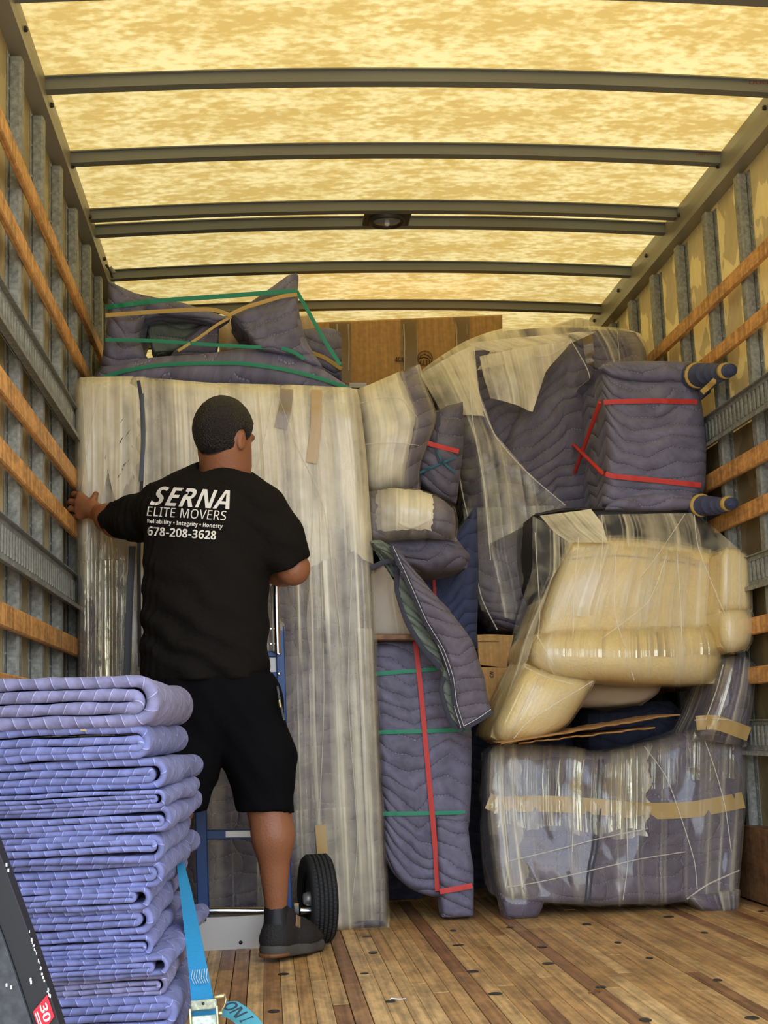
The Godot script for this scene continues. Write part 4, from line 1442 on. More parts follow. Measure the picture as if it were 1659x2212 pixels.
		rows.append(rows[0].duplicate())
		uvs.append(uvs[0].duplicate())
		obj("board", mesh_of([grid_arrays(rows, uvs)]), M.carton, c)

func build_console() -> void:
	var t := thing("wrapped_chest", "low footed chest in shiny film with tan tape bands at the right wall", "furniture")
	var body := slab([1060, 1628, 1090, 1610, 1200, 1612, 1290, 1626, 1340, 1622, 1420, 1602, 1500, 1578, 1612, 1572], [1612, 1640, 1606, 1760, 1598, 1860], [1086, 1946, 1180, 1950, 1290, 1956, 1400, 1952, 1500, 1946, 1592, 1934], [1056, 1700, 1060, 1780, 1072, 1880], [4.90, 4.90, 4.80, 4.80], 0.3, {"r": 0.04, "b": 0.03, "n": 0.02, "seed": 60.0, "nf": 4.0, "ny": 0.35, "step": 0.02})
	pad("chest_body", body, M.pad_gloss, t)
	var arm := slab([1560, 1424, 1590, 1416, 1614, 1422, 1632, 1442], [1630, 1500, 1622, 1560, 1614, 1610], [1498, 1596, 1560, 1604, 1613, 1612], [1552, 1460, 1540, 1500, 1520, 1550], 4.80, 0.36, {"r": 0.05, "b": 0.03, "n": 0.008, "seed": 61.0})
	pad("raised_side", arm, M.pad_gloss, t)
	var f1 := slab([1080, 1930, 1180, 1936], [1172, 1960], [1092, 1986, 1130, 1987, 1160, 1983], [1086, 1960], 4.81, 0.12, {"r": 0.02, "b": 0.01, "n": 0.005, "seed": 62.0})
	pad("foot", f1, M.pad_gloss, t)
	var f2 := slab([1482, 1936, 1596, 1924], [1594, 1950], [1516, 1966, 1560, 1971, 1592, 1969], [1498, 1950], 4.78, 0.12, {"r": 0.02, "b": 0.01, "n": 0.005, "seed": 63.0})
	pad("foot", f2, M.pad_gloss, t)
	film(body, t, M.film_clear, 0.006)
	film(body, t, M.film, 0.009, 0.0, 0.55, 0.0, 0.62, Vector2(0.3, 0.2))
	film(body, t, M.film_shine, 0.011, 0.02, 0.52, 0.03, 0.62, Vector2(0.13, 0.45))
	film(body, t, M.film_shine, 0.011, 0.0, 0.3, 0.62, 0.95, Vector2(0.53, 0.25))
	film(body, t, M.film, 0.012, 0.0, 1.0, 0.0, 0.12, Vector2(0.7, 0.2))
	film(arm, t, M.film, 0.006)
	film(arm, t, M.film_shine, 0.01, 0.0, 1.0, 0.0, 0.4, Vector2(0.2, 0.8))
	film(f2, t, M.film, 0.006)
	strip("packing_tape", body, [1054, 1730, 1080, 1738, 1180, 1736, 1280, 1742, 1400, 1752, 1500, 1748, 1606, 1728], 0.055, M.tape, t, 0.004)
	strip("packing_tape", arm, [1504, 1562, 1540, 1560, 1570, 1568, 1618, 1586], 0.05, M.tape, t, 0.01)
	for o in [0, 9]:
		strip("binding", body, [1294 + o, 1640, 1290 + o, 1720, 1282 + o, 1820, 1270 + o, 1890, 1264 + o, 1952], 0.006, M.binding, t, 0.008)
	for e in [[1096, 1916, 1160, 1906, 1260, 1884, 1380, 1856, 1480, 1840], [1082, 1640, 1090, 1760, 1098, 1860, 1092, 1915], [1354, 1640, 1352, 1740, 1356, 1860, 1346, 1944], [1392, 1612, 1440, 1680, 1476, 1780, 1500, 1860, 1506, 1920], [1516, 1582, 1544, 1660, 1566, 1740, 1580, 1840], [1262, 1640, 1240, 1760, 1236, 1840], [1210, 1640, 1200, 1720], [1100, 1860, 1200, 1836, 1300, 1810, 1400, 1790]]:
		strip("film_edge", body, e, 0.007, M.film_edge, t, 0.014)
	strip("film_edge", body, [1484, 1942, 1530, 1910, 1597, 1880], 0.010, M.film_edge, t, 0.016)
	for e in [[1562, 1436, 1548, 1490, 1524, 1556], [1500, 1556, 1540, 1552, 1580, 1556]]:
		strip("film_edge", arm, e, 0.008, M.film_edge, t, 0.014)

# ---------------------------------------------------------------- the hand truck
func build_hand_truck() -> void:
	var t := thing("hand_truck", "blue hand truck with one fat black tyre in view behind the mover", "hand truck")
	var d := 4.47
	var lt := at(426, 1420, d)
	var lb := at(440, 1990, d)
	var rt := at(604, 1352, d)
	var rb := at(622, 1990, d)
	lt = lb.lerp(lt, 1.15)
	obj("upright", bar(lb, lt, 0.036, 0.028), M.blue_paint, t)
	obj("upright", bar(rb, rt, 0.028, 0.028), M.blue_paint, t)
	obj("end_cap", bar(at(604, 1368, d), at(603, 1343, d), 0.032, 0.032, 0.008), M.grey_plastic, t)
	obj("end_cap", bar(lt, lt + Vector3(0, 0.03, 0), 0.036, 0.032, 0.008), M.grey_plastic, t)
	for y in [1415, 1460, 1803]:
		var w := 0.018 if y < 1700 else 0.03
		obj("crossbar", bar(at(432, y, d), at(610, y - 2, d), w, 0.02, 0.003, Vector3.UP), M.blue_paint, t)
	var pl := bar(at(487, 1802, d - 0.0125), at(560, 1801, d - 0.0125), 0.02, 0.003, 0.001, Vector3.UP)
	obj("maker_plate", pl, M.alu, t)
	obj("label_plate", bar(at(590, 1420, d - 0.003), at(590, 1456, d - 0.003), 0.03, 0.004, 0.001), M.white, t)
	obj("handle_tube", mesh_of([tube([at(600, 1412, d - 0.02), at(597, 1330, d - 0.02), at(595, 1262, d - 0.02), at(586, 1238, d - 0.02), at(560, 1228, d - 0.02), at(470, 1230, d - 0.02)], 0.012, -1.0, 14)]), M.chrome, t)
	obj("handle_sleeve", bar(at(592, 1408, d - 0.016), at(588, 1266, d - 0.016), 0.012, 0.02), M.grey_plastic, t)
	for q in [[585, 1358], [585, 1391], [603, 1412], [603, 1455], [428, 1806], [609, 1540]]:
		obj("bolt", box_mesh(at(q[0], q[1], d - 0.022), Vector3(0.010, 0.010, 0.012), 0.003), M.chrome, t)
	var ax0 := at(330, 1968, d + 0.03)
	var ax1 := at(690, 1967, d + 0.03)
	obj("axle", mesh_of([tube([ax0, ax1], 0.0125, -1.0, 16)]), M.chrome, t)
	obj("axle_bracket", bar(at(640, 1950, d), at(641, 1990, d), 0.026, 0.045, 0.006), M.chrome, t)
	obj("axle_bracket", bar(at(436, 1950, d), at(436, 1992, d), 0.03, 0.05, 0.006), M.chrome, t)
	obj("nose_plate", box_mesh(Vector3(), Vector3(0.29, 0.105, 0.006), 0.002, Transform3D(Basis(), at(522, 2016, d - 0.015))), M.alu, t)
	var toe := at(522, 2050, d)
	obj("toe_plate", box_mesh(Vector3(), Vector3(0.29, 0.006, 0.2), 0.002, Transform3D(Basis(), Vector3(toe.x, 0.006, toe.z - 0.11))), M.alu, t)
	obj("plate_bolt", mesh_of([lathe([Vector2(0.0001, 0.004), Vector2(0.005, 0.003), Vector2(0.006, 0.0)], Transform3D(Basis.IDENTITY.rotated(Vector3.RIGHT, PI / 2), at(520, 2036, d - 0.019)), 12)]), M.dark_steel, t)
	# wheels: axis along x
	for side in 2:
		var c := at(686, 1966, d + 0.03) if side == 0 else at(330, 1968, d + 0.03)
		c.y = 0.1345
		var xf := Transform3D(Basis(Vector3.UP, 0.17) * Basis.from_euler(Vector3(0, 0.0, -PI / 2)), c)
		var w := put(Node3D.new(), "wheel", t)
		var prof := [Vector2(0.078, -0.030), Vector2(0.090, -0.038), Vector2(0.112, -0.042), Vector2(0.126, -0.040), Vector2(0.1315, -0.034)]
		for k in 5:
			var x := -0.030 + k * 0.0135
			prof.append_array([Vector2(0.1345 - absf(x + 0.003) * 0.05, x), Vector2(0.1345 - absf(x + 0.003) * 0.05, x + 0.0095), Vector2(0.1265, x + 0.0100), Vector2(0.1265, x + 0.0130)])
		prof.append_array([Vector2(0.1315, 0.036), Vector2(0.126, 0.041), Vector2(0.112, 0.042), Vector2(0.090, 0.038), Vector2(0.078, 0.030), Vector2(0.078, -0.030)])
		obj("tyre", mesh_of([lathe(prof, xf, 72)]), M.rubber, w)
		obj("rim", mesh_of([lathe([Vector2(0.018, -0.012), Vector2(0.045, -0.006), Vector2(0.070, -0.016), Vector2(0.080, -0.032), Vector2(0.080, 0.032), Vector2(0.070, 0.016), Vector2(0.045, 0.006), Vector2(0.018, 0.012)], xf, 48)]), M.grey_paint, w)
		obj("hub", mesh_of([lathe([Vector2(0.0001, -0.045), Vector2(0.016, -0.044), Vector2(0.022, -0.030), Vector2(0.022, 0.030), Vector2(0.016, 0.044), Vector2(0.0001, 0.045)], xf, 24)]), M.alu, w)
		# sipes across the tread ribs
		var sp := start()
		for k in 64:
			for r in 5:
				var a := TAU * (k + 0.5 * (r % 2)) / 64.0
				var tr := xf * Transform3D(Basis(Vector3.UP, -a) * Basis.IDENTITY, Vector3())
				add_box(sp, Vector3(0.1335, -0.0255 + r * 0.0135, 0), Vector3(0.0035, 0.0095, 0.009), 0.001, tr)
		obj("tread_blocks", sp.commit(), M.rubber, w).set_meta("kind", "stuff")

# ---------------------------------------------------------------- the mover
func build_person() -> void:
	var t := thing("person", "man seen from behind in black t-shirt and black shorts, left hand on the wrapped wardrobe", "person")
	var J := func(x: float, y: float, d: float) -> Vector3: return at(x, y, d)
	# --- joints
	var neck0: Vector3 = J.call(484, 1035, 4.24)
	var headc: Vector3 = J.call(485, 945, 4.20)
	var l_sh: Vector3 = J.call(340, 1098, 4.28)
	var l_el: Vector3 = J.call(252, 1128, 4.50)
	var l_wr: Vector3 = J.call(214, 1108, 4.625)
	var r_sh: Vector3 = J.call(574, 1100, 4.20)
	var r_el: Vector3 = J.call(633, 1228, 4.22)
	var r_wr: Vector3 = J.call(575, 1240, 4.43)
	# --- skin: arms, neck, legs as one surface
	var r_kn: Vector3 = J.call(580, 1740, 4.17)
	var r_cf: Vector3 = J.call(590, 1805, 4.165)
	var r_an: Vector3 = J.call(597, 1975, 4.20)
	var l_kn: Vector3 = J.call(372, 1740, 4.13)
	var l_cf: Vector3 = J.call(350, 1810, 4.15)
	var l_an: Vector3 = J.call(328, 1985, 4.2)
	var skin := [
		[J.call(470, 1110, 4.24), neck0, 0.09, 0.066, 0.05],
		[neck0, J.call(486, 975, 4.215), 0.066, 0.064, 0.04],
		[l_sh, l_el, 0.044, 0.045, 0.03], [l_el, l_el.lerp(l_wr, 0.45), 0.048, 0.042, 0.03], [l_el.lerp(l_wr, 0.45), l_wr, 0.042, 0.032, 0.03],
		[r_sh, r_el, 0.05, 0.047, 0.03], [r_el, r_el.lerp(r_wr, 0.4), 0.046, 0.044, 0.03], [r_el.lerp(r_wr, 0.4), r_wr, 0.044, 0.031, 0.03],
		[J.call(470, 1110, 4.24), J.call(455, 1480, 4.22), 0.09, 0.09, 0.05],
		[J.call(530, 1520, 4.2), r_kn, 0.085, 0.058, 0.05], [r_kn, r_cf, 0.056, 0.056, 0.04], [r_cf, r_an, 0.055, 0.030, 0.04],
		[J.call(400, 1520, 4.2), l_kn, 0.085, 0.058, 0.05], [l_kn, l_cf, 0.056, 0.056, 0.04], [l_cf, l_an, 0.055, 0.030, 0.04],
		[l_sh, r_sh, 0.035, 0.035, 0.05],
	]
	# the head's own grid: skull, jaw, nose, ears; the face is turned away to the right
	var fy := deg_to_rad(38.0)
	var Fd := Vector3(sin(fy), -0.20, -cos(fy)).normalized()
	var Sd := Vector3(cos(fy), 0.0, sin(fy))
	var Ud := Sd.cross(Fd).normalized()
	var hb := Basis(Sd, Ud, -Fd)
	var hinv := hb.inverse()
	var ell := func(p: Vector3, c: Vector3, r: Vector3) -> float:
		var q: Vector3 = hinv * (p - headc) - c
		return (Vector3(q.x / r.x, q.y / r.y, q.z / r.z).length() - 1.0) * minf(r.x, minf(r.y, r.z))
	var skull := func(p: Vector3) -> float:
		return ell.call(p, Vector3(0, 0.012, 0.008), Vector3(0.076, 0.102, 0.094))
	var head := func(p: Vector3) -> float:
		var d: float = skull.call(p)
		d = smin(d, ell.call(p, Vector3(0, -0.06, -0.035), Vector3(0.060, 0.062, 0.066)), 0.04)
		d = smin(d, ell.call(p, Vector3(0, -0.092, -0.062), Vector3(0.032, 0.026, 0.032)), 0.03)
		d = smin(d, ell.call(p, Vector3(0, -0.022, -0.098), Vector3(0.014, 0.028, 0.020)), 0.02)
		d = smin(d, ell.call(p, Vector3(0, 0.022, -0.080), Vector3(0.052, 0.012, 0.014)), 0.02)
		d = smin(d, ell.call(p, Vector3(0, -0.062, -0.096), Vector3(0.024, 0.009, 0.012)), 0.012)
		for s in [-1.0, 1.0]:
			d = smin(d, ell.call(p, Vector3(s * 0.078, -0.026, 0.010), Vector3(0.009, 0.029, 0.017)), 0.01)
			d = maxf(d, -ell.call(p, Vector3(s * 0.090, -0.026, 0.008), Vector3(0.007, 0.020, 0.011)))
			d = maxf(d, -ell.call(p, Vector3(s * 0.031, 0.004, -0.098), Vector3(0.016, 0.010, 0.012)))
		return smin(d, bones_at(p, [skin[0], skin[1]]), 0.03)
	# hands
	var hand_l := hand(l_wr, J.call(192, 1097, 4.655), J.call(171, 1092, 4.665), [
		[[173, 1072, 4.67], [160, 1067, 4.70], [156, 1071, 4.75], [160, 1076, 4.785]],
		[[170, 1086, 4.665], [153, 1083, 4.69], [147, 1087, 4.75], [153, 1091, 4.79]],
		[[170, 1101, 4.665], [152, 1099, 4.69], [147, 1103, 4.75], [153, 1106, 4.785]],
		[[174, 1114, 4.67], [163, 1115, 4.69], [158, 1118, 4.74], [161, 1120, 4.77]]],
		[[198, 1090, 4.64], [203, 1077, 4.645], [207, 1067, 4.665]])
	var hand_r := hand(r_wr, J.call(548, 1244, 4.45), J.call(532, 1240, 4.46), [
		[[534, 1228, 4.46], [520, 1222, 4.47], [516, 1230, 4.50], [524, 1240, 4.50]],
		[[530, 1238, 4.455], [514, 1233, 4.47], [511, 1241, 4.50], [520, 1249, 4.50]],
		[[530, 1249, 4.455], [515, 1246, 4.47], [512, 1254, 4.50], [521, 1260, 4.50]],
		[[535, 1260, 4.46], [523, 1259, 4.47], [520, 1265, 4.495], [527, 1270, 4.495]]],
		[[556, 1232, 4.44], [546, 1222, 4.445], [535, 1220, 4.47]])
	var body := [nets_of(skin, 0.012), nets(head, headc - Vector3(0.14, 0.16, 0.15), headc + Vector3(0.14, 0.14, 0.15), 0.005), nets_of(hand_l, 0.0042, 0.01), nets_of(hand_r, 0.0055, 0.01)]
	obj("body", mesh_of(body), M.skin, t)
	for s in [-1.0, 1.0]:
		obj("eye", mesh_of([lathe([Vector2(0.0001, 0.011), Vector2(0.008, 0.008), Vector2(0.011, 0.0), Vector2(0.008, -0.008), Vector2(0.0001, -0.011)], Transform3D(hb, headc + hb * Vector3(s * 0.031, 0.004, -0.082)), 14)]), M.white, t)
	# short hair, higher at the crown, faded at the nape
	var hairline := func(p: Vector3) -> float:
		var q: Vector3 = hinv * (p - headc)
		var fuzz := 0.0022 * nz.get_noise_3d(p.x * 2600.0, p.y * 2600.0, p.z * 2600.0)
		var thick := 0.0008 + 0.0105 * smoothstep(-0.095, 0.03, q.y)
		var d: float = skull.call(p) - thick - fuzz
		var edge := -0.080 + 0.006 * nz.get_noise_3d(p.x * 900.0, p.y * 900.0, p.z * 900.0) if q.z > -0.01 else lerpf(-0.02, 0.055, smoothstep(-0.01, -0.06, q.z))
		d = maxf(d, edge - q.y)
		for s in [-1.0, 1.0]:
			d = maxf(d, -(ell.call(p, Vector3(s * 0.080, -0.030, 0.010), Vector3(0.020, 0.042, 0.028))))
		return d
	obj("hair", mesh_of([nets(hairline, headc - Vector3(0.13, 0.12, 0.13), headc + Vector3(0.13, 0.14, 0.13), 0.0055)]), M.hair, t)
	var fade := func(p: Vector3) -> float:
		var q: Vector3 = hinv * (p - headc)
		return maxf(maxf(skull.call(p) - 0.0026, -0.112 - q.y), q.y + 0.03 if q.z > 0.0 else 1.0)
	obj("stubble", mesh_of([nets(fade, headc - Vector3(0.12, 0.14, 0.12), headc + Vector3(0.12, 0.02, 0.12), 0.006)]), M.stubble, t)
	# --- shirt
	var cloth := [
		[J.call(392, 1125, 4.25), J.call(396, 1440, 4.22), 0.108, 0.122, 0.10],
		[J.call(500, 1125, 4.22), J.call(488, 1440, 4.20), 0.112, 0.124, 0.10],
		[J.call(445, 1090, 4.24), J.call(440, 1440, 4.20), 0.105, 0.13, 0.10],
		[J.call(484, 1050, 4.24), J.call(350, 1090, 4.28), 0.070, 0.062, 0.07],
		[J.call(484, 1050, 4.24), J.call(566, 1094, 4.20), 0.070, 0.070, 0.07],
	]
	var sl_l := [[J.call(352, 1100, 4.28), J.call(300, 1118, 4.38), 0.070, 0.064, 0.05], [J.call(300, 1118, 4.38), J.call(238, 1126, 4.53), 0.064, 0.056, 0.05]]
	var sl_r := [[J.call(564, 1108, 4.20), J.call(598, 1165, 4.20), 0.082, 0.076, 0.05], [J.call(598, 1165, 4.20), J.call(632, 1232, 4.22), 0.076, 0.067, 0.05]]
	var cl: Vector3 = J.call(246, 1126, 4.51)
	var nl: Vector3 = (cl - J.call(310, 1114, 4.36)).normalized()
	var cr: Vector3 = J.call(625, 1223, 4.217)
	var nr: Vector3 = (cr - J.call(596, 1162, 4.20)).normalized()
	var hem: float = J.call(450, 1470, 4.1).y
	var hip: float = J.call(450, 1300, 4.1).y
	var shirt := func(p: Vector3) -> float:
		var d := bones_at(p, cloth)
		d = smin(d, maxf(bones_at(p, sl_l), (p - cl).dot(nl)), 0.03)
		d = smin(d, maxf(bones_at(p, sl_r), (p - cr).dot(nr)), 0.03)
		if absf(d) < 0.05:
			var low := smoothstep(hip + 0.15, hem, p.y)
			# folds that run from the right hip up to the left, and a loose hem
			var s := (p.x + 0.62) * 0.7 + (p.y - 1.0) * 1.0
			d -= (0.0035 + 0.009 * low) * sin(s * 62.0 + 5.0 * nz.get_noise_3d(p.x * 60.0, p.y * 60.0, p.z * 40.0)) * (0.75 + 1.1 * nz.get_noise_2d(p.x * 70.0, p.y * 50.0))
			d -= 0.004 * nz.get_noise_3d(p.x * 160.0, p.y * 160.0, p.z * 160.0)
			if p.x < cl.x + 0.16:
				d -= 0.004 * sin((p - cl).dot(nl) * 190.0 + p.y * 30.0)
		d = maxf(d, hem - p.y)
		# neckline
		var q: Vector3 = p - J.call(486, 1022, 4.2)
		return maxf(d, q.y - 0.012 + absf(q.x) * 0.25 if Vector2(q.x, q.z).length() < 0.085 else -1.0)
	var bb := box_of(cloth + sl_l + sl_r, 0.03)
	obj("shirt", mesh_of([nets(shirt, bb.position, bb.end, 0.010)]), M.shirt, t)
	var ring := []
	for k in 25:
		var a := k * TAU / 24
		ring.append(neck0 + Vector3(0.071 * cos(a) + 0.002, 0.017 - 0.012 * sin(a), 0.072 * sin(a)))
	obj("collar", mesh_of([tube(ring, 0.008, -1.0, 8, false)]), M.shirt, t)
	# the print on the back, laid on the cloth
	var on_shirt := func(q: Vector2) -> float:
		var d := 3.95
		for k in 40:
			var e: float = shirt.call(at(q.x, q.y, d))
			if e < 0.0008:
				break
			d += e * 0.8
		return minf(d, 4.5) - 0.0042
	var pr := put(Node3D.new(), "back_print", t)
	text_on("lettering", "SERNA", [Vector2(345, 1050), Vector2(509, 1060), Vector2(322, 1091), Vector2(495, 1101)], on_shirt, M.print, pr, true, 10.0)
	text_on("lettering", "ELITE MOVERS", [Vector2(320, 1094), Vector2(490, 1104), Vector2(317, 1114), Vector2(487, 1124)], on_shirt, M.print, pr, false, 10.0)
	text_on("lettering", "Reliability • Integrity • Honesty", [Vector2(318, 1120), Vector2(482, 1132), Vector2(318, 1132), Vector2(480, 1144)], on_shirt, M.print, pr, true, 10.0)
	text_on("lettering", "678-208-3628", [Vector2(319, 1137), Vector2(468, 1147), Vector2(318, 1156), Vector2(466, 1166)], on_shirt, M.print, pr, true, 10.0)
	var st := start()
	for q in [[Vector2(361, 1061), Vector2(394, 1062), Vector2(393, 1067)], [Vector2(361, 1061), Vector2(393, 1067), Vector2(360, 1066)], [Vector2(394, 1056), Vector2(407, 1065), Vector2(389, 1073)]]:
		var w := []
		for v: Vector2 in q:
			w.append(at(v.x, v.y, on_shirt.call(v) - 0.0012))
		tri(st, w[0], w[1], w[2], CP - w[0])
	obj("arrow_cut", st.commit(), M.shirt, pr)
	# --- shorts
	var seat := [[J.call(400, 1500, 4.22), J.call(505, 1505, 4.20), 0.128, 0.128, 0.06], [J.call(440, 1450, 4.2), J.call(450, 1540, 4.2), 0.135, 0.12, 0.06]]
	var leg_r := [[J.call(522, 1520, 4.20), J.call(562, 1640, 4.18), 0.118, 0.098, 0.05], [J.call(562, 1640, 4.18), J.call(578, 1790, 4.17), 0.098, 0.080, 0.05]]
	var leg_l := [[J.call(402, 1530, 4.21), J.call(398, 1650, 4.17), 0.115, 0.095, 0.04], [J.call(398, 1650, 4.17), J.call(380, 1790, 4.14), 0.095, 0.076, 0.05]]
	var hr: float = J.call(575, 1757, 4.1).y
	var hl: float = J.call(400, 1756, 4.1).y
	var waist: float = J.call(450, 1450, 4.1).y
	var shorts := func(p: Vector3) -> float:
		var a := maxf(bones_at(p, leg_r), hr - p.y + (p.x + 0.52) * -0.05)
		var b := maxf(bones_at(p, leg_l), hl - p.y)
		var d := smin(bones_at(p, seat), smin(a, b, 0.018), 0.04)
		if absf(d) < 0.04:
			d -= 0.006 * nz.get_noise_3d(p.x * 130.0, p.y * 60.0, p.z * 130.0) + 0.002 * sin(p.y * 60.0 + p.x * 90.0)
		return maxf(d, p.y - waist)
	bb = box_of(seat + leg_r + leg_l, 0.03)
	obj("shorts", mesh_of([nets(shorts, bb.position, bb.end, 0.011)]), M.shorts, t)
	strip("pocket_zip", {"d": 4.12}, [599, 1482, 606, 1520, 614, 1556], 0.006, M.dark_steel, t)
	obj("zip_pull", mesh_of([tube([J.call(603, 1512, 4.10), J.call(606, 1528, 4.10)], 0.004)]), M.brass, t)
	# --- socks and shoes
	for side in 2:
		var an: Vector3 = r_an if side == 0 else l_an
		var dir := Vector3(0.62, 0, -0.78) if side == 0 else Vector3(-0.15, 0, -1.0)
		dir = dir.normalized()
		var heel := Vector3(an.x, 0, an.z) - dir * 0.055
		var lift := 0.012 if side == 0 else 0.0
		obj("sock", mesh_of([nets_of([[an + Vector3(0, 0.012, 0), an - Vector3(0, 0.05, 0), 0.036, 0.04, 0.02]], 0.007)]), M.black_paint, t)
		var toe := heel + dir * 0.27
		var sd := dir.cross(Vector3.UP)
		var y0 := 0.045 + lift
		var up := [
			[heel + dir * 0.045 + Vector3(0, y0 + 0.005, 0), heel + dir * 0.06 + Vector3(0, 0.105 + lift, 0), 0.040, 0.036, 0.03],
			[heel + dir * 0.05 + Vector3(0, y0, 0), heel + dir * 0.16 + Vector3(0, y0 - 0.005, 0), 0.040, 0.040, 0.03],
			[heel + dir * 0.09 + Vector3(0, 0.10 + lift, 0), heel + dir * 0.19 + Vector3(0, 0.055, 0), 0.034, 0.030, 0.03],
			[heel + dir * 0.16 + Vector3(0, y0 - 0.005, 0) + sd * 0.008, toe - dir * 0.035 + Vector3(0, 0.036, 0), 0.041, 0.030, 0.03]]
		var upper := func(p: Vector3) -> float: return maxf(bones_at(p, up), 0.024 + lift * 0.8 - p.y)
		var sh := put(Node3D.new(), "shoe", t)
		obj("upper", mesh_of([nets_of(up, 0.006, 0.012, upper)]), M.shoe, sh)
		var so := [[heel + dir * 0.045 + Vector3(0, 0.02 + lift, 0), heel + dir * 0.15 + Vector3(0, 0.016, 0), 0.046, 0.043, 0.03], [heel + dir * 0.15 + Vector3(0, 0.016, 0), toe - dir * 0.04 + Vector3(0, 0.016, 0), 0.047, 0.036, 0.03]]
		var sole := func(p: Vector3) -> float:
			var along := (p - heel).dot(dir) / 0.27
			var y := p.y - lift * (1.0 - along)
			return maxf(maxf(bones_at(p, so), y - 0.034 - 0.01 * smoothstep(0.3, 0.0, along)), 0.002 + 0.010 * smoothstep(0.82, 1.1, along) + 0.008 * smoothstep(0.12, -0.1, along) - y)
		obj("sole", mesh_of([nets_of(so, 0.006, 0.012, sole)]), M.sole, sh)
		obj("heel_tread", mesh_of([nets_of([[heel + dir * 0.03 + Vector3(0, 0.012 + lift, 0), heel + dir * 0.055 + Vector3(0, 0.010 + lift, 0), 0.042, 0.040, 0.02]], 0.006, 0.012, func(p: Vector3) -> float: return maxf(bones_at(p, [[heel + dir * 0.04 + Vector3(0, 0.012 + lift, 0), heel + dir * 0.06 + Vector3(0, 0.012 + lift, 0), 0.047, 0.045, 0.02]]), absf(p.y - 0.007 - lift) - 0.006))]), M.gum, sh)
		obj("tongue", bar(heel + dir * 0.118 + sd * 0.030 + Vector3(0, 0.106 + lift, 0), heel + dir * 0.104 + sd * 0.039 + Vector3(0, 0.076 + lift, 0), 0.008, 0.022, 0.002, sd), M.tan, sh)
		var laces := []
		for k in 4:
			var m := heel + dir * (0.125 + k * 0.022) + Vector3(0, 0.118 - k * 0.014 + lift, 0)
			laces.append(tube([m - sd * 0.026 - Vector3(0, 0.012, 0), m + Vector3(0, 0.002, 0), m + sd * 0.026 - Vector3(0, 0.012, 0)], 0.003, -1.0, 6))
		obj("laces", mesh_of(laces), M.black_paint, sh)

# a hand: palm from wrist to knuckles, four fingers of bent segments, and a thumb from the side of the palm
func hand(wr: Vector3, palm: Vector3, knuckles: Vector3, fingers: Array, thumb: Array) -> Array:
	var b := [[wr, palm, 0.030, 0.030, 0.02]]
	var radii := [0.0096, 0.0100, 0.0096, 0.0085]
	for k in 4:
		var pts := []
		for q: Array in fingers[k]:
			pts.append(at(q[0], q[1], q[2]))
		b.append([palm.lerp(wr, 0.25) * 0.55 + pts[0] * 0.45, pts[0], 0.017, 0.0125, 0.012])
		b.append([palm, pts[0], 0.022, 0.0125, 0.012])
		for j in 3:
			b.append([pts[j], pts[j + 1], radii[k] * (1.12 - 0.10 * j), radii[k] * (1.02 - 0.10 * j), 0.004])
	var th := []
	for q: Array in thumb:
		th.append(at(q[0], q[1], q[2]))
	b.append([palm.lerp(wr, 0.4), th[0], 0.022, 0.0145, 0.014])
	b.append([th[0], th[1], 0.0130, 0.0115, 0.005])
	b.append([th[1], th[2], 0.0115, 0.0098, 0.005])
	return b

# ---------------------------------------------------------------- the stack of folded blankets
func fold_ribbon(xl: float, xr: float, y0: float, y1: float, th: float, zf: float, zlen: float, seed_: float, lean: float) -> Array:
	# a padded layer that runs right, turns round and runs back; its near edge is a rounded fold
	var ymid := (y0 + y1) / 2
	var rad := absf(y0 - y1) / 2
	var path := []
	var n := 34
	for k in n:
		path.append(Vector2(lerpf(xl, xr - rad * 0.9, float(k) / n), y0))
	for k in 17:
		var a := PI * k / 16.0
		path.append(Vector2(xr - rad * 0.9 + sin(a) * rad * 0.9, ymid + cos(a) * rad * signf(y0 - y1)))
	for k in range(n - 1, -1, -1):
		path.append(Vector2(lerpf(xl, xr - rad * 0.9, float(k) / n), y1))
	# cross-section: (offset along the path's outer normal, depth)
	var sec := []
	for k in 9:
		sec.append(Vector2(th / 2, zlen * pow(1.0 - k / 9.0, 1.4) + th * 0.5))
	for k in 9:
		var a := PI * k / 8.0
		sec.append(Vector2(cos(a) * th / 2, th * 0.5 - sin(a) * th * 0.55))
	for k in 3:
		sec.append(Vector2(-th / 2, th * 0.5 + 0.06 * (k + 1)))
	var rows := []
	var uvs := []
	var run := 0.0
	for k in path.size():
		var p: Vector2 = path[k]
		if k:
			run += p.distance_to(path[k - 1])
		var tg: Vector2 = (path[mini(k + 1, path.size() - 1)] - path[maxi(k - 1, 0)]).normalized()
		var nm := Vector2(-tg.y, tg.x)
		var row := PackedVector3Array()
		var u := PackedVector2Array()
		var sl := 0.0
		for j in sec.size():
			var q: Vector2 = sec[j]
			if j:
				sl += q.distance_to(sec[j - 1])
			var w := 1.0 + 0.25 * nz.get_noise_2d(run * 160.0, seed_ * 40.0)
			var far := q.y / zlen
			var pt := p + nm * q.x * w
			var wob := 0.0045 * nz.get_noise_3d(p.x * 60.0, seed_ * 50.0, 0.0) + 0.010 * nz.get_noise_3d(p.x * 20.0, seed_ * 50.0 + p.y * 60.0, far * 60.0) * far
			var turn := smoothstep(xr - 0.16, xr, p.x)
			row.append(Vector3(pt.x + turn * far * (lean + 0.035 * nz.get_noise_2d(far * 45.0 + 13.0, seed_ * 60.0)), pt.y + wob + (0.006 * nz.get_noise_2d(far * 70.0, seed_ * 30.0)), zf - q.y - 0.006 * nz.get_noise_2d(run * 60.0, seed_ * 20.0)))
			u.append(Vector2(sl, run))
		rows.append(row)
		uvs.append(u)
	return grid_arrays(rows, uvs)

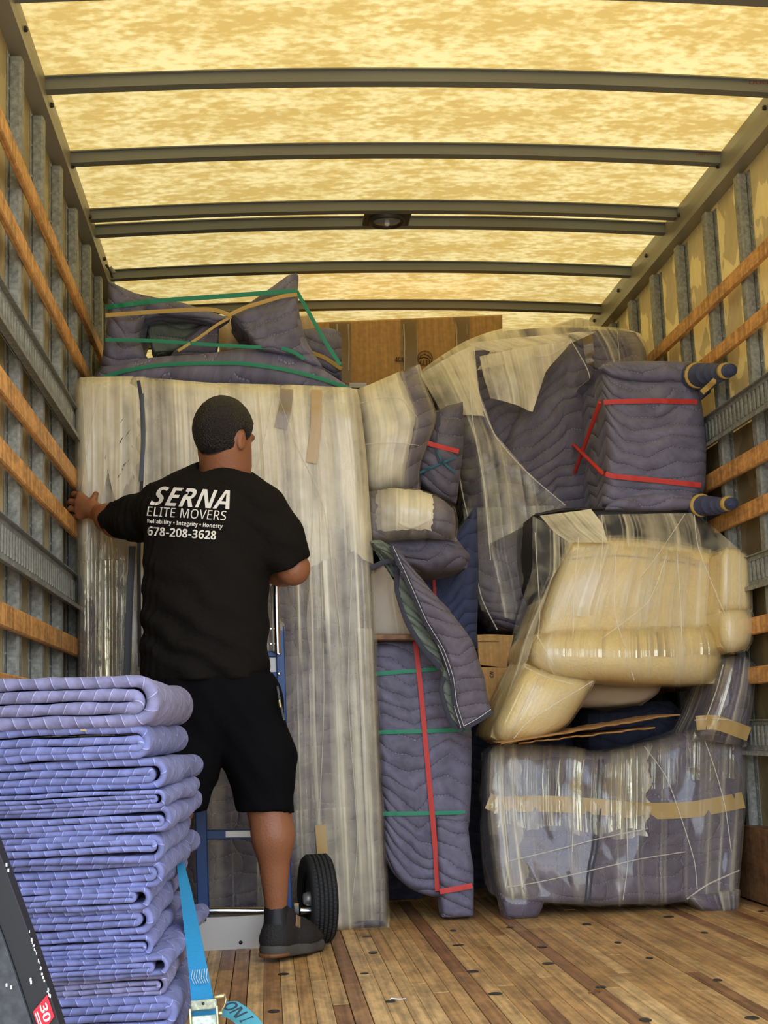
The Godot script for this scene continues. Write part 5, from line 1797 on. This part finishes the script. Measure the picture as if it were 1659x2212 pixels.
func build_stack() -> void:
	var where := ["topmost of the stack, its loop puffed open", "second from the top of the stack", "third from the top, with a round dark loop", "fourth from the top, squashed thin", "fifth from the top, reaching far right", "sixth from the top, pinched at its fold", "seventh from the top of the stack", "eighth from the top, pulled back left", "ninth from the top of the stack", "tenth from the top, crumpled at its end", "eleventh from the top, bulging right", "twelfth from the top, paler than the rest", "thirteenth from the top, at the frame's lower edge", "lowest of the stack, on the floor"]
	# view rows at the near face: top, bottom, right end of the outer turn, right end of the inner turn
	var q := [[1456, 1568, 330, 288], [1566, 1640, 316, 292], [1640, 1706, 352, 316], [1706, 1746, 354, 326], [1744, 1801, 364, 338], [1798, 1858, 348, 322], [1856, 1918, 346, 320], [1912, 1962, 320, 278], [1960, 2022, 322, 288], [2020, 2066, 324, 300], [2064, 2108, 360, 318], [2106, 2152, 356, 330], [2150, 2222, 374, 352], [2222, 2284, 372, 340]]
	var d := 3.02
	for i in q.size():
		var t := thing("folded_blanket", "folded lavender quilted moving blanket, " + where[i], "blanket", "folded moving blankets in the stack by the left wall")
		var a := at(q[i][2], q[i][0], d)
		var b := at(q[i][2], q[i][1], d)
		if i == q.size() - 1:
			b.y = 0.0
		var xl := -1.135
		var th := (a.y - b.y) / 4.0
		var inner := at(q[i][3] + 11, q[i][0], d).x
		var lean := 0.015 + 0.035 * rng.randf()
		var mat: Material = M.stack_grey if i == 11 or i == 0 else M.stack
		var zl := rng.randf_range(0.70, 0.86)
		var zf := -d + rng.randf_range(-0.012, 0.012)
		var root_y := (a.y + b.y) / 2
		t.position = Vector3(xl + 0.2, b.y, zf)
		var o := obj("outer_layers", mesh_of([fold_ribbon(xl, a.x, a.y - th * 0.5, b.y + th * 0.5, th * 0.98, zf, zl, i * 2.0, lean)]), mat, t)
		var p := obj("inner_layers", mesh_of([fold_ribbon(xl, inner, root_y + th * 0.5, root_y - th * 0.5, th * 0.94, zf + 0.004, zl * 0.9, i * 2.0 + 1.0, 0.0)]), mat, t)
		o.position = -t.position
		p.position = -t.position
	var l := thing("wood_splinter", "tiny pale wood splinter lying on the second blanket from the top", "splinter")
	obj("chip", bar(at(173, 1577, d - 0.02), at(187, 1578, d - 0.02), 0.004, 0.003, 0.001), M.tape, l)

# ---------------------------------------------------------------- straps and what leans in the near corner
func build_foreground() -> void:
	var t := thing("ratchet_strap", "bright blue ratchet strap pulled tight down the right side of the blanket stack", "strap")
	obj("webbing", mesh_of([sheet([371, 1780, 3.75, 380, 1850, 3.62, 388, 1920, 3.5, 396, 1990, 3.38, 406, 2080, 3.22, 414, 2166, 3.06], [374, 1782, 3.76, 394, 1850, 3.66, 413, 1920, 3.55, 428, 1990, 3.42, 446, 2080, 3.24, 462, 2160, 3.06], 36, 6, 0.0, 0.002, 0.003, 9.0)]), M.strap, t)
	var zig := []
	for k in 7:
		zig.append(tube([at(416 + k * 5.2, 2096 - k * 0.6, 3.175), at(413 + k * 5.4, 2112, 3.15), at(420 + k * 5.0, 2126 - k * 0.5, 3.12)], 0.0008, -1.0, 5, false))
	obj("stitching", mesh_of(zig), M.white, t)
	var rt := put(Node3D.new(), "ratchet", t)
	obj("top_plate", bar(at(412, 2173, 3.04), at(468, 2168, 3.04), 0.02, 0.008, 0.002, Vector3.UP), M.zinc, rt)
	obj("rivet", mesh_of([lathe([Vector2(0.0001, 0.004), Vector2(0.0025, 0.003), Vector2(0.003, 0.0)], Transform3D(Basis.IDENTITY.rotated(Vector3.RIGHT, PI / 2), at(439, 2168, 3.034)), 10)]), M.dark_steel, rt)
	obj("lower_plate", bar(at(443, 2194, 3.02), at(445, 2250, 3.0), 0.056, 0.010, 0.002), M.zinc, rt)
	obj("side_arm", bar(at(411, 2182, 3.02), at(414, 2240, 3.0), 0.005, 0.03, 0.001), M.brass, rt)
	obj("side_arm", bar(at(469, 2174, 3.02), at(472, 2240, 3.0), 0.005, 0.03, 0.001), M.brass, rt)
	obj("pin", mesh_of([tube([at(464, 2155, 3.05), at(487, 2151, 3.05)], 0.006, -1.0, 10)]), M.brass, rt)
	obj("spool", mesh_of([tube([at(468, 2190, 3.02), at(480, 2188, 3.02)], 0.005, -1.0, 10)]), M.brass, rt)
	obj("wire_handle", mesh_of([tube([at(486, 2151, 3.04), at(488, 2160, 3.03), at(485, 2172, 3.03), at(479, 2182, 3.03), at(477, 2196, 3.03)], 0.0022, -1.0, 8)]), M.brass, rt)
	obj("spool_webbing", bar(at(415, 2188, 3.06), at(468, 2182, 3.06), 0.02, 0.01, 0.003, Vector3.UP), M.strap, rt)
	var s := thing("strap_tail", "loose teal strap tail with dark capital letters lying on the floor by the ratchet", "strap")
	obj("webbing", mesh_of([sheet([474, 2190, 3.16, 490, 2163, 3.2, 512, 2162, 3.2, 534, 2176, 3.18, 556, 2196, 3.15, 590, 2240, 3.1], [474, 2196, 3.12, 486, 2196, 3.12, 504, 2206, 3.1, 520, 2224, 3.08, 536, 2244, 3.06, 560, 2280, 3.04], 30, 6, 0.0, 0.0, 0.003, 10.0)]), M.strap_teal, s)
	for c in [["O", 504, 2161, 519, 2173, 478, 2174, 492, 2186], ["N", 521, 2174, 536, 2187, 494, 2187, 509, 2200], ["I", 545, 2194, 549, 2198, 516, 2205, 520, 2209]]:
		text_on("lettering", c[0], [Vector2(c[1], c[2]), Vector2(c[3], c[4]), Vector2(c[5], c[6]), Vector2(c[7], c[8])], func(v: Vector2) -> float: return 3.09, M.strap_ink, s)
	var b := thing("steel_ramp_rail", "scuffed black and grey steel rail leaning in the near left corner", "rail")
	var blk := slab([-70, 1826, -20, 1785], [20, 1894, 80, 2060, 130, 2212, 196, 2450], [142, 2450, 196, 2450], [0, 2005, 40, 2120], 2.45, 0.05, {"r": 0.004, "b": 0.0, "n": 0.0, "step": 0.03})
	pad("front_face", blk, M.black_paint, b)
	var gry := slab([-160, 1826, -72, 1826], [0, 2009, 40, 2124, 144, 2450], [-40, 2450, 144, 2450], [], 2.44, 0.05, {"r": 0.003, "b": 0.0, "n": 0.0, "step": 0.05})
	pad("side_face", gry, M.grey_paint, b)
	var chips := start()
	for k in 26:
		var v := pow(rng.randf(), 0.8)
		var x := lerpf(66, 112, v) + 2.0
		var y := lerpf(2012, 2154, v)
		add_box(chips, at(x - 4.0 - rng.randf() * 4.0, y, 2.447), Vector3(rng.randf_range(0.001, 0.003), rng.randf_range(0.002, 0.007), 0.002), 0.0004, Transform3D())
	for c in [[18, 1880], [14, 1868], [67, 2122], [66, 2116], [24, 2133], [14, 2128]]:
		add_box(chips, at(c[0], c[1], 2.436), Vector3(0.003, 0.006, 0.002), 0.0005)
	obj("paint_chips", chips.commit(), M.chip, b).set_meta("kind", "stuff")
	var st := thing("red_sticker", "red diamond sticker reading 30 on the black rail in the near left corner", "sticker")
	var c4 := [at(101.5, 2149, 2.445), at(117, 2196, 2.445), at(88, 2236, 2.445), at(71, 2186, 2.445)]
	var q := start()
	for k in 4:
		var e0: Vector3 = c4[k]
		var e1: Vector3 = c4[(k + 1) % 4]
		quad(q, e0, e1, e1 - Vector3(0, 0, 0.003), e0 - Vector3(0, 0, 0.003), (e0 + e1 - c4[0] - c4[2]))
	quad(q, c4[0], c4[1], c4[2], c4[3], Vector3(0, 0, 1))
	obj("face", q.commit(), M.sticker, st)
	text_on("lettering", "30", [Vector2(100, 2164), Vector2(111, 2201), Vector2(85, 2173), Vector2(96, 2210)], func(_v: Vector2) -> float: return 2.4435, M.white, st)
	for k in 2:
		obj("print_line", bar(at(76 + k * 4, 2188 - k * 3, 2.4435), at(86 + k * 4, 2218 - k * 3, 2.4435), 0.0018, 0.001, 0.0002), M.white, st)
	# small litter on the floor
	var w := thing("wood_shaving", "thin white curled thread lying on the floorboards in the middle of the floor", "thread")
	obj("thread", mesh_of([tube([at(838, 2146, 3.52), at(845, 2140, 3.53), at(860, 2142, 3.53), at(876, 2141, 3.53)], 0.0015, -1.0, 6)]), M.white, w)
	for g in [w]:
		for c in g.get_children():
			c.position.y = 0.002 - at(845, 2140, 3.53).y
	var tw := thing("dry_twigs", "small dark dry twigs lying on the floorboards toward the right", "twigs")
	var tws := []
	for k in [[1272, 2162, 1296, 2158], [1280, 2166, 1288, 2160], [1296, 2160, 1304, 2152], [1290, 2156, 1300, 2162]]:
		var p0 := at(k[0], k[1], 3.47)
		var p1 := at(k[2], k[3], 3.47)
		tws.append(tube([Vector3(p0.x, 0.003, -0.66 / 0.19 - (2160 - k[1]) * 0.004), Vector3(p1.x, 0.005, -0.66 / 0.19 - (2160 - k[3]) * 0.004)], 0.0022, 0.001, 6))
	obj("twig", mesh_of(tws), M.kick, tw)
